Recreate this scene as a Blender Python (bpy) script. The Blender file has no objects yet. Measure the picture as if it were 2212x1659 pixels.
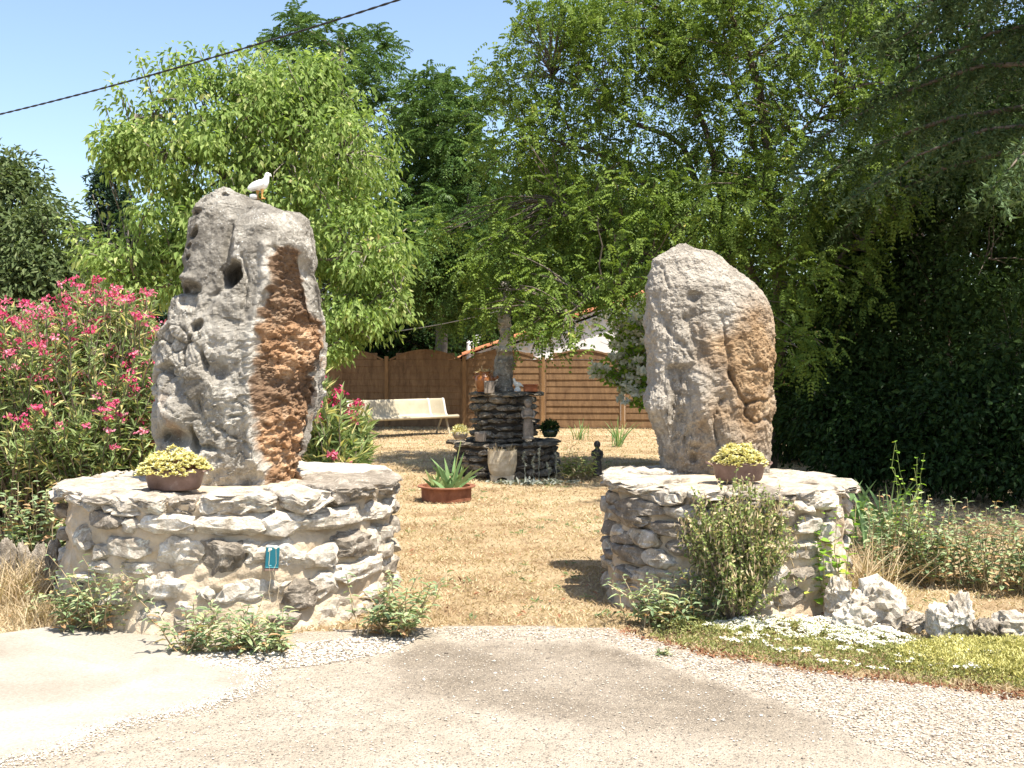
import bpy, bmesh, math
import numpy as np
from mathutils import Vector, Matrix, Quaternion

# ------------------------------------------------------------------ camera, sky, sun, exposure
SC = bpy.context.scene
COL = SC.collection
F, CX, HOR, EYE = 2372.0, 1106.0, 780.0, 1.6          # focal length etc. in a 2212 px wide picture

cam = bpy.data.cameras.new('camera')
cam.sensor_width = 36.0
cam.lens = 36.0 * F / 2212.0
cam.shift_y = -(829.5 - HOR) / 2212.0
cam.clip_end = 2000.0
cam_o = bpy.data.objects.new('camera', cam)
COL.objects.link(cam_o)
cam_o.location = (0, 0, EYE)
cam_o.rotation_euler = (math.pi / 2, 0, 0)
SC.camera = cam_o

SUN = Vector((0.29, -0.27, 0.92)).normalized()         # towards the sun
world = bpy.data.worlds.new('World')
SC.world = world
world.use_nodes = True
nt = world.node_tree
bg = nt.nodes['Background']
sky = nt.nodes.new('ShaderNodeTexSky')
sky.sky_type = 'NISHITA'
sky.sun_disc = False
sky.sun_elevation = math.asin(SUN.z)
sky.sun_rotation = math.atan2(SUN.x, SUN.y)
sky.air_density = 1.0
sky.dust_density = 1.2
sky.ozone_density = 1.0
nt.links.new(sky.outputs[0], bg.inputs[0])
bg.inputs[1].default_value = 0.10

sun = bpy.data.lights.new('sun', 'SUN')
sun.energy = 4.4
sun.angle = math.radians(0.53)
sun.color = (1.0, 0.94, 0.84)
sun_o = bpy.data.objects.new('sun', sun)
COL.objects.link(sun_o)
sun_o.rotation_euler = SUN.to_track_quat('Z', 'Y').to_euler()

SC.view_settings.view_transform = 'Standard'
SC.view_settings.look = 'None'
SC.view_settings.gamma = 1.0
SC.view_settings.exposure = 1.35
SC.view_settings.use_curve_mapping = False
SC.cycles.max_bounces = 8
SC.cycles.transparent_max_bounces = 8

rng = np.random.default_rng(11)

# ------------------------------------------------------------------ helpers: places
def W(px, py, Y):
    """point of the place seen at picture position (px,py) that stands Y metres away"""
    return np.array([(px - CX) / F * Y, Y, EYE - (py - HOR) / F * Y])

def G(px, py):
    """point on the level ground"""
    Y = EYE * F / (py - HOR)
    return np.array([(px - CX) / F * Y, Y, 0.0])

# ------------------------------------------------------------------ helpers: noise
_pr = np.random.default_rng(5)
_PERM = np.concatenate([_pr.permutation(256)] * 3)
_GR = _pr.normal(size=(256, 3)); _GR /= np.linalg.norm(_GR, axis=1)[:, None]

def pnoise(P):
    P = np.asarray(P, float)
    i = np.floor(P).astype(int); f = P - i; i &= 255
    u = f * f * f * (f * (f * 6 - 15) + 10)
    r = 0
    for dx in (0, 1):
        for dy in (0, 1):
            for dz in (0, 1):
                h = _PERM[_PERM[_PERM[i[..., 0] + dx] + i[..., 1] + dy] + i[..., 2] + dz]
                g = _GR[h]
                d = g[..., 0] * (f[..., 0] - dx) + g[..., 1] * (f[..., 1] - dy) + g[..., 2] * (f[..., 2] - dz)
                w = (u[..., 0] if dx else 1 - u[..., 0]) * (u[..., 1] if dy else 1 - u[..., 1]) * (u[..., 2] if dz else 1 - u[..., 2])
                r = r + w * d
    return r * 1.6

def fbm(P, oct=4, gain=0.5, ridged=False):
    a, s, r = 1.0, 1.0, 0
    for k in range(oct):
        n = pnoise(np.asarray(P) * s + 17.3 * k)
        r = r + a * ((1 - 2 * np.abs(n)) if ridged else n)
        a *= gain; s *= 2.03
    return r

def worley(P):
    P = np.asarray(P, float); i = np.floor(P).astype(int)
    d1 = np.full(P.shape[:-1], 9.0); d2 = d1.copy()
    cid = np.zeros(P.shape[:-1])
    for dx in (-1, 0, 1):
        for dy in (-1, 0, 1):
            for dz in (-1, 0, 1):
                c = i + np.array([dx, dy, dz]); cc = c & 255
                h = _PERM[_PERM[_PERM[cc[..., 0]] + cc[..., 1]] + cc[..., 2]]
                q = c + 0.5 + 0.45 * _GR[h]
                d = np.linalg.norm(P - q, axis=-1)
                m = d < d1
                d2 = np.where(m, d1, np.minimum(d2, d)); cid = np.where(m, h / 255.0, cid); d1 = np.where(m, d, d1)
    return d1, d2, cid

def terrace(n, k, sharp=0.18):
    x = n * k; f = np.floor(x); t = np.clip((x - f - (1 - sharp)) / sharp, 0, 1)
    return (f + t) / k

def sstep(a, b, x):
    t = np.clip((x - a) / (b - a), 0, 1)
    return t * t * (3 - 2 * t)

def unit(v):
    return v / (np.linalg.norm(v, axis=-1, keepdims=True) + 1e-9)

# ------------------------------------------------------------------ helpers: meshes
class MB:
    """collects triangles (and one random number and one tint per vertex) and makes one mesh"""
    def __init__(s): s.v = []; s.f = []; s.r = []; s.c = []; s.n = 0
    def add(s, V, Fc, rnd=None, tint=None):
        V = np.asarray(V, float).reshape(-1, 3); Fc = np.asarray(Fc, int)
        if Fc.shape[1] == 4:
            Fc = np.concatenate([Fc[:, [0, 1, 2]], Fc[:, [0, 2, 3]]])
        s.v.append(V); s.f.append(Fc + s.n); s.n += len(V)
        s.r.append(np.broadcast_to(np.asarray(0.5 if rnd is None else rnd, float), (len(V),)))
        s.c.append(np.broadcast_to(np.asarray((0, 0, 0) if tint is None else tint, float), (len(V), 3)))
        return s
    def mesh(s, name, smooth=False):
        V = np.concatenate(s.v); Fc = np.concatenate(s.f)
        me = bpy.data.meshes.new(name)
        me.vertices.add(len(V)); me.vertices.foreach_set('co', V.astype(np.float32).ravel())
        me.loops.add(Fc.size); me.loops.foreach_set('vertex_index', Fc.astype(np.int32).ravel())
        me.polygons.add(len(Fc)); me.polygons.foreach_set('loop_start', np.arange(0, Fc.size, 3, dtype=np.int32))
        me.polygons.foreach_set('use_smooth', np.full(len(Fc), smooth))
        a = me.attributes.new('rnd', 'FLOAT', 'POINT'); a.data.foreach_set('value', np.concatenate(s.r).astype(np.float32))
        t = np.concatenate(s.c)
        if t.any():
            c = me.attributes.new('tint', 'FLOAT_COLOR', 'POINT')
            c.data.foreach_set('color', np.concatenate([t, np.ones((len(t), 1))], 1).astype(np.float32).ravel())
        me.update(calc_edges=True)
        return me

def obj(name, me, mat, parent=None, loc=None, rot=None, scale=None):
    """an object; loc is in the world, the parent is never turned"""
    if isinstance(me, MB): me = me.mesh(name, getattr(me, 'smooth', False))
    if mat is not None and not me.materials: me.materials.append(mat)
    o = bpy.data.objects.new(name, me); COL.objects.link(o)
    L = Vector(loc) if loc is not None else Vector((0, 0, 0))
    if parent is not None:
        o.parent = parent
        q = parent
        while q is not None: L = L - q.location; q = q.parent
    o.location = L
    if rot is not None: o.rotation_euler = rot
    if scale is not None: o.scale = scale
    return o

def tag(o, label=None, cat=None, group=None, kind=None):
    if label: o['label'] = label
    if cat: o['category'] = cat
    if group: o['group'] = group
    o['kind'] = kind or 'thing'
    return o

def thing(name, label, cat, loc, group=None):
    o = bpy.data.objects.new(name, None); COL.objects.link(o)
    o.empty_display_size = 0.1
    o.location = Vector([float(a) for a in loc])
    return tag(o, label, cat, group)

def tube(mb, pts, rad, n=6, rnd=0.5, caps=True, tint=None):
    pts = np.asarray(pts, float); m = len(pts)
    rad = np.broadcast_to(np.asarray(rad, float), (m,))
    t = unit(np.gradient(pts, axis=0))
    a = np.array([0, 0, 1.0]) if abs(t[0][2]) < 0.9 else np.array([1.0, 0, 0])
    s = unit(np.cross(t, a)); b = np.cross(t, s)
    th = np.arange(n) * 2 * math.pi / n
    V = pts[:, None] + rad[:, None, None] * (np.cos(th)[None, :, None] * s[:, None] + np.sin(th)[None, :, None] * b[:, None])
    V = V.reshape(-1, 3)
    i = np.arange(m - 1)[:, None] * n; j = np.arange(n)[None]; k = (j + 1) % n
    Fc = np.stack([i + j, i + k, i + n + k, i + n + j], -1).reshape(-1, 4)
    Fc = np.concatenate([Fc[:, [0, 1, 2]], Fc[:, [0, 2, 3]]])
    if caps:
        V = np.concatenate([V, pts[:1], pts[-1:]]); c0 = m * n; c1 = c0 + 1
        j = np.arange(n); k = (j + 1) % n
        Fc = np.concatenate([Fc, np.stack([np.full(n, c0), k, j], 1), np.stack([np.full(n, c1), (m - 1) * n + j, (m - 1) * n + k], 1)])
    mb.add(V, Fc, rnd, tint)

def lathe(mb, prof, n=28, c=(0, 0, 0), ell=1.0, wob=0.0):
    """prof: (radius, height) from bottom to top"""
    prof = np.asarray(prof, float); m = len(prof); th = np.arange(n) * 2 * math.pi / n
    R = prof[:, 0][:, None] * (1 + wob * np.sin(3 * th)[None])
    V = np.stack([R * np.cos(th), R * np.sin(th) * ell, np.broadcast_to(prof[:, 1][:, None], (m, n))], -1).reshape(-1, 3) + np.asarray(c)
    i = np.arange(m - 1)[:, None] * n; j = np.arange(n)[None]; k = (j + 1) % n
    mb.add(V, np.stack([i + j, i + k, i + n + k, i + n + j], -1).reshape(-1, 4))
    return mb

def box(mb, lo, hi, rnd=0.5):
    lo = np.asarray(lo, float); hi = np.asarray(hi, float)
    V = np.array([[(lo, hi)[a][0], (lo, hi)[b][1], (lo, hi)[c][2]] for a in (0, 1) for b in (0, 1) for c in (0, 1)])
    mb.add(V, [[0, 1, 3, 2], [4, 6, 7, 5], [0, 4, 5, 1], [2, 3, 7, 6], [0, 2, 6, 4], [1, 5, 7, 3]], rnd)
    return mb

def bezel(mb, lo, hi, b, rnd=0.5):
    """box with chamfered edges"""
    lo = np.asarray(lo, float); hi = np.asarray(hi, float); c = (lo + hi) / 2; h = (hi - lo) / 2
    bm = bmesh.new(); bmesh.ops.create_cube(bm, size=2.0)
    for v in bm.verts: v.co = Vector((v.co.x * h[0], v.co.y * h[1], v.co.z * h[2]))
    bmesh.ops.bevel(bm, geom=bm.edges[:], offset=b, segments=1, affect='EDGES')
    bmesh.ops.triangulate(bm, faces=bm.faces[:])
    bm.verts.index_update()
    V = np.array([v.co[:] for v in bm.verts]) + c
    Fc = np.array([[v.index for v in f.verts] for f in bm.faces]); bm.free()
    mb.add(V, Fc, rnd); return mb

_ICO = {}
def ico(sub):
    if sub not in _ICO:
        bm = bmesh.new(); bmesh.ops.create_icosphere(bm, subdivisions=sub, radius=1.0)
        bm.verts.index_update()
        _ICO[sub] = (np.array([v.co[:] for v in bm.verts]), np.array([[v.index for v in f.verts] for f in bm.faces])); bm.free()
    return _ICO[sub]

def rock(size, sub=3, seed=0, p=5.0, cuts=12, rough=0.10, strat=0.0, cutd=(0.62, 0.93), chip=1.0):
    """a broken stone: block with an uneven outline, split by many planes, chipped and pitted. size = full extents"""
    r = np.random.default_rng(seed)
    D, Fc = ico(sub)
    V = D / (np.sum(np.abs(D) ** p, axis=1) ** (1 / p))[:, None]
    o = r.uniform(0, 100, 3); s = np.asarray(size) / 2
    asp = s / max(s)
    V = V + 0.22 * np.stack([fbm(V * 0.9 + o + 7 * k, 2) for k in range(3)], 1)
    for k in range(cuts):
        n = r.normal(size=3); n[1] *= 0.8; n = unit(n); h = V @ n; d = r.uniform(*cutd) * h.max()
        V = V - np.maximum(0, h - d)[:, None] * n
    Q = V * asp * 1.6 + o
    U = unit(V)
    d1, d2, cid = worley(Q * np.array([2.2, 2.2, 3.6]))
    e1, e2, cie = worley(Q * np.array([5.0, 5.0, 8.0]) + 3)
    disp = rough * (0.9 * fbm(Q * 1.6, 2) + chip * (0.9 * (cid - 0.5) + 0.45 * (cie - 0.5)) + 0.35 * fbm(Q * 7, 3, 0.6))
    if strat:
        disp = disp + strat * np.sin(V[:, 2] * 7 + 4 * pnoise(Q * 0.8)) * (np.abs(U[:, 2]) < 0.8)
    V = V + U * disp[:, None]
    V = V / np.maximum(np.abs(V).max(0), 0.3)
    return V * s, Fc

def leaves(mb, p, d, n, L, Wd, rnd, fold=0.12, droop=0.15, full=False):
    """leaf-shaped faces: base p, direction d, facing n, length L, width Wd"""
    p = np.asarray(p, float); N = len(p)
    if N == 0: return
    d = unit(d); s = unit(np.cross(d, n)); n = np.cross(s, d)
    L = np.broadcast_to(np.asarray(L, float), (N,))[:, None]; Wd = np.broadcast_to(np.asarray(Wd, float), (N,))[:, None]
    rnd = np.broadcast_to(np.asarray(rnd, float), (N,))
    if full:
        m1 = p + d * L * 0.3; m2 = p + d * L * 0.68 - n * L * droop * 0.4; tip = p + d * L - n * L * droop
        V = np.stack([p, m1 + s * Wd * 0.45 + n * L * fold, m1 - s * Wd * 0.45 + n * L * fold, m1, m2 + s * Wd * 0.38 + n * L * fold * 0.6, m2 - s * Wd * 0.38 + n * L * fold * 0.6, m2, tip], 1).reshape(-1, 3)
        T = np.array([[0, 1, 3], [0, 3, 2], [1, 4, 6], [1, 6, 3], [3, 6, 5], [3, 5, 2], [4, 7, 6], [6, 7, 5]]); k = 8
    else:
        m = p + d * L * 0.42 + n * L * fold
        V = np.stack([p, m + s * Wd * 0.5, p + d * L - n * L * droop, m - s * Wd * 0.5], 1).reshape(-1, 3)
        T = np.array([[0, 1, 2], [0, 2, 3]]); k = 4
    Fc = (np.arange(N)[:, None, None] * k + T[None]).reshape(-1, 3)
    mb.add(V, Fc, np.repeat(rnd, k))

def rdir(N, r=None):
    return unit((r or rng).normal(size=(N, 3)))

# ------------------------------------------------------------------ helpers: materials
def newmat(name):
    m = bpy.data.materials.new(name); m.use_nodes = True
    t = m.node_tree
    return m, t, t.nodes['Principled BSDF'], t.nodes['Material Output']

def N_(t, typ, **kw):
    n = t.nodes.new(typ)
    for k, v in kw.items():
        if k in n.inputs: n.inputs[k].default_value = v
        else: setattr(n, k, v)
    return n

def ramp(t, fac, stops, interp='LINEAR'):
    r = t.nodes.new('ShaderNodeValToRGB'); e = r.color_ramp.elements
    r.color_ramp.interpolation = interp
    while len(e) < len(stops): e.new(0.5)
    for q, (p, c) in zip(e, stops):
        q.position = p; q.color = (*c, 1) if len(c) == 3 else c
    t.links.new(fac, r.inputs[0]); return r.outputs[0]

def pos(t):
    return t.nodes.new('ShaderNodeNewGeometry').outputs['Position']

def noise(t, vec, scale, detail=4, rough=0.55, dist=0.0):
    n = N_(t, 'ShaderNodeTexNoise'); n.inputs['Scale'].default_value = scale; n.inputs['Detail'].default_value = detail
    n.inputs['Roughness'].default_value = rough; n.inputs['Distortion'].default_value = dist
    t.links.new(vec, n.inputs['Vector']); return n.outputs['Fac']

def voro(t, vec, scale, out='Distance', feature='F1', rnd=1.0):
    n = t.nodes.new('ShaderNodeTexVoronoi'); n.feature = feature; n.inputs['Scale'].default_value = scale
    n.inputs['Randomness'].default_value = rnd
    t.links.new(vec, n.inputs['Vector']); return n.outputs[out]

def mix(t, fac, a, b, mode='MIX'):
    m = t.nodes.new('ShaderNodeMix'); m.data_type = 'RGBA'; m.blend_type = mode
    for s, x in ((0, fac), (6, a), (7, b)):
        if hasattr(x, 'is_output'): t.links.new(x, m.inputs[s])
        else: m.inputs[s].default_value = x if s == 0 else (*x, 1)
    return m.outputs[2]

def math_(t, op, a, b=0.0, c=None, clamp=False):
    m = t.nodes.new('ShaderNodeMath'); m.operation = op; m.use_clamp = clamp
    for k, x in enumerate((a, b) if c is None else (a, b, c)):
        if hasattr(x, 'is_output'): t.links.new(x, m.inputs[k])
        else: m.inputs[k].default_value = x
    return m.outputs[0]

def attr(t, name, out='Fac'):
    a = t.nodes.new('ShaderNodeAttribute'); a.attribute_name = name; return a.outputs[out]

def bump(t, bsdf, h, strength=0.5, dist=0.01):
    b = t.nodes.new('ShaderNodeBump'); b.inputs['Strength'].default_value = strength; b.inputs['Distance'].default_value = dist
    t.links.new(h, b.inputs['Height']); t.links.new(b.outputs[0], bsdf.inputs['Normal'])

def leafmat(name, stops, transl=0.35, rough=0.6, spec=0.12, tcol=1.25):
    m, t, b, o = newmat(name)
    c = ramp(t, attr(t, 'rnd'), stops)
    t.links.new(c, b.inputs['Base Color']); b.inputs['Roughness'].default_value = rough
    b.inputs['Specular IOR Level'].default_value = spec
    tr = t.nodes.new('ShaderNodeBsdfTranslucent')
    g = mix(t, 1.0, c, (tcol, tcol * 1.05, tcol * 0.55), 'MULTIPLY')
    t.links.new(g, tr.inputs[0])
    mx = t.nodes.new('ShaderNodeMixShader'); mx.inputs[0].default_value = transl
    t.links.new(b.outputs[0], mx.inputs[1]); t.links.new(tr.outputs[0], mx.inputs[2]); t.links.new(mx.outputs[0], o.inputs[0])
    return m

def stonemat(name, dark, mid, light, scale=3.0, bumpd=0.01, stain=None, speck=True):
    """weathered limestone: big patches, lichen specks, fine grain; tint attr: r = ochre earth, g = pale, b = dark"""
    m, t, b, o = newmat(name); p = pos(t)
    c = ramp(t, noise(t, p, scale, 6, 0.62, 0.6), [(0.25, dark), (0.47, mid), (0.72, light)])
    if speck:
        sp = math_(t, 'LESS_THAN', voro(t, p, 38), 0.20)
        sp = math_(t, 'MULTIPLY', sp, math_(t, 'GREATER_THAN', noise(t, p, 6, 3), 0.52))
        c = mix(t, math_(t, 'MULTIPLY', sp, 0.7), c, tuple(min(0.85, x * 1.5) for x in light))
        c = mix(t, math_(t, 'MULTIPLY', ramp(t, noise(t, p, 14, 5, 0.7), [(0.52, (0, 0, 0)), (0.64, (1, 1, 1))]), 0.5), c, tuple(x * 0.8 for x in dark))
    mp = N_(t, 'ShaderNodeMapping'); mp.inputs['Scale'].default_value = (1, 1, 0.12); t.links.new(p, mp.inputs[0])
    c = mix(t, math_(t, 'MULTIPLY', ramp(t, noise(t, mp.outputs[0], 11, 5, 0.65, 0.3), [(0.5, (0, 0, 0)), (0.68, (1, 1, 1))]), 0.55), c, tuple(x * 0.75 for x in dark))
    c = mix(t, math_(t, 'MULTIPLY', ramp(t, noise(t, p, 9, 6, 0.75, 1.2), [(0.56, (0, 0, 0)), (0.62, (1, 1, 1))]), 0.6), c, tuple(min(0.8, x * 1.15) for x in light))
    f = noise(t, p, 60, 6, 0.7)
    c = mix(t, 0.55, c, ramp(t, f, [(0.3, (0.45,) * 3), (0.7, (1.25,) * 3)]), 'MULTIPLY')
    if stain:
        sepr = t.nodes.new('ShaderNodeSeparateColor'); t.links.new(attr(t, 'tint', 'Color'), sepr.inputs[0])
        c = mix(t, math_(t, 'MULTIPLY', sepr.outputs[1], 0.6), c, light)
        c = mix(t, math_(t, 'MULTIPLY', sepr.outputs[2], 0.7), c, tuple(x * 0.7 for x in dark))
        oc = ramp(t, noise(t, p, 7, 5, 0.65, 0.8), [(0.3, stain[0]), (0.5, stain[1]), (0.68, stain[2])])
        oc = mix(t, 0.5, oc, ramp(t, f, [(0.3, (0.5,) * 3), (0.7, (1.3,) * 3)]), 'MULTIPLY')
        oc = mix(t, math_(t, 'MULTIPLY', sepr.outputs[2], 0.72), oc, (0.12, 0.082, 0.056))
        c = mix(t, sepr.outputs[0], c, oc)
    t.links.new(c, b.inputs['Base Color']); b.inputs['Roughness'].default_value = 0.92
    b.inputs['Specular IOR Level'].default_value = 0.2
    h = math_(t, 'ADD', noise(t, p, 22, 8, 0.75), math_(t, 'MULTIPLY', noise(t, p, 120, 4, 0.7), 0.3))
    bump(t, b, h, 1.0, bumpd * 2.2)
    return m

def plainmat(name, c1, c2, scale=8, rough=0.6, spec=0.4, metal=0.0, bumpd=0.0, bs=40, third=None, coat=0.0):
    m, t, b, o = newmat(name); p = pos(t)
    st = [(0.3, c1), (0.65, c2)] + ([(0.75, third)] if third else [])
    t.links.new(ramp(t, noise(t, p, scale, 5, 0.65, 0.4), st), b.inputs['Base Color'])
    b.inputs['Roughness'].default_value = rough; b.inputs['Specular IOR Level'].default_value = spec; b.inputs['Metallic'].default_value = metal
    b.inputs['Coat Weight'].default_value = coat
    if bumpd: bump(t, b, noise(t, p, bs, 5, 0.6), 0.8, bumpd)
    return m

def attrmat(name, stops, rough=0.8, spec=0.2):
    m, t, b, o = newmat(name)
    t.links.new(ramp(t, attr(t, 'rnd'), stops), b.inputs['Base Color']); b.inputs['Roughness'].default_value = rough
    b.inputs['Specular IOR Level'].default_value = spec
    return m

def barkmat(name, c1, c2, scale=14):
    m, t, b, o = newmat(name); p = pos(t)
    mp = N_(t, 'ShaderNodeMapping'); mp.inputs['Scale'].default_value = (1, 1, 0.25); t.links.new(p, mp.inputs[0])
    f = noise(t, mp.outputs[0], scale, 6, 0.7, 0.5)
    t.links.new(ramp(t, f, [(0.3, c1), (0.7, c2)]), b.inputs['Base Color']); b.inputs['Roughness'].default_value = 0.9
    bump(t, b, f, 0.9, 0.02); return m

# stone, earth, wood
MAT = {}
MAT['megalith'] = stonemat('grey_limestone', (0.15, 0.132, 0.106), (0.31, 0.282, 0.236), (0.66, 0.615, 0.53), 3.6, 0.012,
                           stain=[(0.20, 0.115, 0.064), (0.42, 0.245, 0.13), (0.58, 0.41, 0.265)])
MAT['tanstone'] = stonemat('tan_limestone', (0.20, 0.175, 0.14), (0.345, 0.308, 0.255), (0.57, 0.52, 0.44), 3.4, 0.012,
                           stain=[(0.22, 0.14, 0.075), (0.34, 0.225, 0.125), (0.46, 0.33, 0.2)])
MAT['stone_w'] = stonemat('white_limestone', (0.38, 0.31, 0.225), (0.66, 0.585, 0.475), (0.82, 0.77, 0.675), 6.0, 0.01)
MAT['stone_m'] = stonemat('pale_limestone', (0.27, 0.222, 0.165), (0.51, 0.445, 0.355), (0.76, 0.695, 0.595), 6.0, 0.01)
MAT['stone_g'] = stonemat('weathered_limestone', (0.165, 0.135, 0.10), (0.305, 0.26, 0.205), (0.52, 0.46, 0.38), 6.0, 0.01)
MAT['drystone'] = stonemat('dark_drystone', (0.075, 0.064, 0.05), (0.20, 0.172, 0.135), (0.46, 0.40, 0.31), 7.0, 0.012)
MAT['mortar'] = plainmat('sandy_mortar', (0.38, 0.295, 0.20), (0.56, 0.465, 0.34), 5, 0.95, 0.1, 0, 0.014, 45, (0.66, 0.575, 0.45))
MAT['core_dark'] = plainmat('earth_core', (0.04, 0.034, 0.028), (0.08, 0.068, 0.055), 6, 0.95, 0.1, 0, 0.01)
MAT['edgewood'] = barkmat('weathered_grey_wood', (0.12, 0.105, 0.09), (0.34, 0.31, 0.27), 22)
MAT['bark'] = barkmat('brown_bark', (0.06, 0.045, 0.033), (0.20, 0.16, 0.12))
MAT['bark_grey'] = barkmat('grey_bark', (0.10, 0.085, 0.07), (0.27, 0.235, 0.19))
MAT['twig'] = barkmat('twig_bark', (0.14, 0.10, 0.07), (0.30, 0.24, 0.18), 30)
MAT['fence'] = barkmat('stained_pine', (0.10, 0.052, 0.021), (0.225, 0.132, 0.060), 9)
MAT['fencepost'] = barkmat('stained_pine_post', (0.15, 0.078, 0.028), (0.29, 0.165, 0.068), 9)

# ------------------------------------------------------------------ the ground
def inpoly(P, poly):
    x, y = P[:, 0], P[:, 1]; r = np.zeros(len(P), bool); n = len(poly)
    for i in range(n):
        x0, y0 = poly[i]; x1, y1 = poly[(i + 1) % n]
        c = ((y0 > y) != (y1 > y)) & (x < (x1 - x0) * (y - y0) / (y1 - y0 + 1e-12) + x0)
        r ^= c
    return r

def polydist(P, poly, closed=True):
    d = np.full(len(P), 1e9); n = len(poly)
    for i in range(n if closed else n - 1):
        a = np.array(poly[i]); b = np.array(poly[(i + 1) % n]); ab = b - a
        t = np.clip(((P[:, :2] - a) @ ab) / (ab @ ab), 0, 1)
        d = np.minimum(d, np.linalg.norm(P[:, :2] - a - t[:, None] * ab, axis=1))
    return d

def gp(*pts): return [tuple(G(x, y)[:2]) for x, y in pts]

ROAD = gp((-40, 1378), (60, 1366), (150, 1352), (250, 1360), (400, 1372), (560, 1370), (760, 1362), (880, 1356), (1100, 1352), (1330, 1360),
          (1400, 1380), (1500, 1408), (1700, 1444), (2000, 1481), (2212, 1507), (2500, 1545)) + [(9, 3.2), (9, 3.0), (-9, 3.0), (-9, 6.0), (-5, 6.25)]
CONC = gp((0, 1655), (131, 1627), (183, 1592), (266, 1566), (392, 1541), (470, 1520), (545, 1488), (560, 1455), (480, 1440), (400, 1425), (385, 1385),
          (260, 1362), (150, 1354), (60, 1366), (-40, 1378)) + [(-5, 6.2), (-7.5, 5.8), (-7.5, 3.2), (-3.5, 3.6)]
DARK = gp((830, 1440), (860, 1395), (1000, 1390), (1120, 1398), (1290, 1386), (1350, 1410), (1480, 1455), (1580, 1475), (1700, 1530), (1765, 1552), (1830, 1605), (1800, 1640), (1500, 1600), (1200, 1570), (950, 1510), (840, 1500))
GRAV = gp((900, 1360), (1330, 1362), (1400, 1382), (1500, 1410), (1700, 1446), (2000, 1483), (2260, 1510), (2300, 1659), (2000, 1659), (1850, 1600), (1700, 1525), (1500, 1460), (1360, 1408), (1290, 1384), (1000, 1388))
WCHIP = gp((380, 1425), (600, 1400), (780, 1380), (900, 1385), (860, 1410), (700, 1440), (560, 1455), (440, 1440))

def lawn_material():
    m, t, b, o = newmat('dry_lawn'); p = pos(t)
    c = ramp(t, noise(t, p, 1.1, 5, 0.65), [(0.3, (0.28, 0.198, 0.112)), (0.5, (0.39, 0.295, 0.175)), (0.7, (0.47, 0.375, 0.245))])
    c = mix(t, 0.75, c, ramp(t, noise(t, p, 55, 5, 0.75), [(0.3, (0.55, 0.5, 0.45)), (0.7, (1.35, 1.35, 1.35))]), 'MULTIPLY')
    c = mix(t, ramp(t, noise(t, p, 2.3, 4, 0.6), [(0.5, (0, 0, 0)), (0.66, (0.7,) * 3)]), c, (0.22, 0.135, 0.07))
    t.links.new(c, b.inputs['Base Color']); b.inputs['Roughness'].default_value = 0.95; b.inputs['Specular IOR Level'].default_value = 0.1
    bump(t, b, math_(t, 'ADD', noise(t, p, 70, 6, 0.75), math_(t, 'MULTIPLY', noise(t, p, 9, 3), 2.0)), 0.9, 0.02)
    return m

def road_material():
    m, t, b, o = newmat('old_chipped_asphalt'); p = pos(t)
    s = t.nodes.new('ShaderNodeSeparateColor'); t.links.new(attr(t, 'tint', 'Color'), s.inputs[0])
    big = noise(t, p, 1.6, 5, 0.6)
    base = ramp(t, big, [(0.3, (0.27, 0.232, 0.184)), (0.7, (0.36, 0.315, 0.26))])
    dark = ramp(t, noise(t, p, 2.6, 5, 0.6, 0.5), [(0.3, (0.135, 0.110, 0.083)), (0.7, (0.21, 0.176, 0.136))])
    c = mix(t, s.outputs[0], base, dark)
    grav = ramp(t, voro(t, p, 95, 'Color'), [(0.2, (0.19, 0.155, 0.12)), (0.5, (0.33, 0.285, 0.23)), (0.85, (0.50, 0.45, 0.38))])
    c = mix(t, s.outputs[1], c, grav)
    cell = t.nodes.new('ShaderNodeTexVoronoi'); cell.inputs['Scale'].default_value = 120; t.links.new(p, cell.inputs['Vector'])
    sepc = t.nodes.new('ShaderNodeSeparateColor'); t.links.new(cell.outputs['Color'], sepc.inputs[0])
    chip = math_(t, 'GREATER_THAN', sepc.outputs[0], 0.72); chip = math_(t, 'MULTIPLY', chip, math_(t, 'LESS_THAN', cell.outputs['Distance'], 0.42))
    c = mix(t, math_(t, 'MULTIPLY', chip, 0.8), c, (0.42, 0.365, 0.29))
    chip2 = math_(t, 'LESS_THAN', sepc.outputs[1], 0.16)
    c = mix(t, math_(t, 'MULTIPLY', chip2, 0.6), c, (0.085, 0.075, 0.065))
    c = mix(t, math_(t, 'MULTIPLY', s.outputs[2], ramp(t, noise(t, p, 18, 5, 0.7), [(0.35, (0, 0, 0)), (0.6, (1, 1, 1))])), c, (0.24, 0.12, 0.06))
    big2 = ramp(t, noise(t, p, 7, 7, 0.75, 0.8), [(0.35, (0.82, 0.80, 0.76)), (0.65, (1.2, 1.18, 1.14))]); c = mix(t, 0.8, c, big2, 'MULTIPLY')
    t.links.new(c, b.inputs['Base Color']); b.inputs['Roughness'].default_value = 0.9; b.inputs['Specular IOR Level'].default_value = 0.25
    bump(t, b, math_(t, 'ADD', math_(t, 'MULTIPLY', cell.outputs['Distance'], -1.0), noise(t, p, 40, 5, 0.7)), 0.7, 0.008)
    return m

def concrete_material():
    m, t, b, o = newmat('pale_concrete'); p = pos(t)
    c = ramp(t, noise(t, p, 1.3, 6, 0.65, 0.6), [(0.32, (0.27, 0.236, 0.19)), (0.5, (0.335, 0.305, 0.258)), (0.68, (0.40, 0.375, 0.333))])
    c = mix(t, 0.7, c, ramp(t, noise(t, p, 60, 6, 0.8), [(0.3, (0.55, 0.52, 0.47)), (0.7, (1.2,) * 3)]), 'MULTIPLY')
    t.links.new(c, b.inputs['Base Color']); b.inputs['Roughness'].default_value = 0.9; b.inputs['Specular IOR Level'].default_value = 0.2
    bump(t, b, noise(t, p, 60, 6, 0.75), 0.6, 0.006); return m

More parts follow.
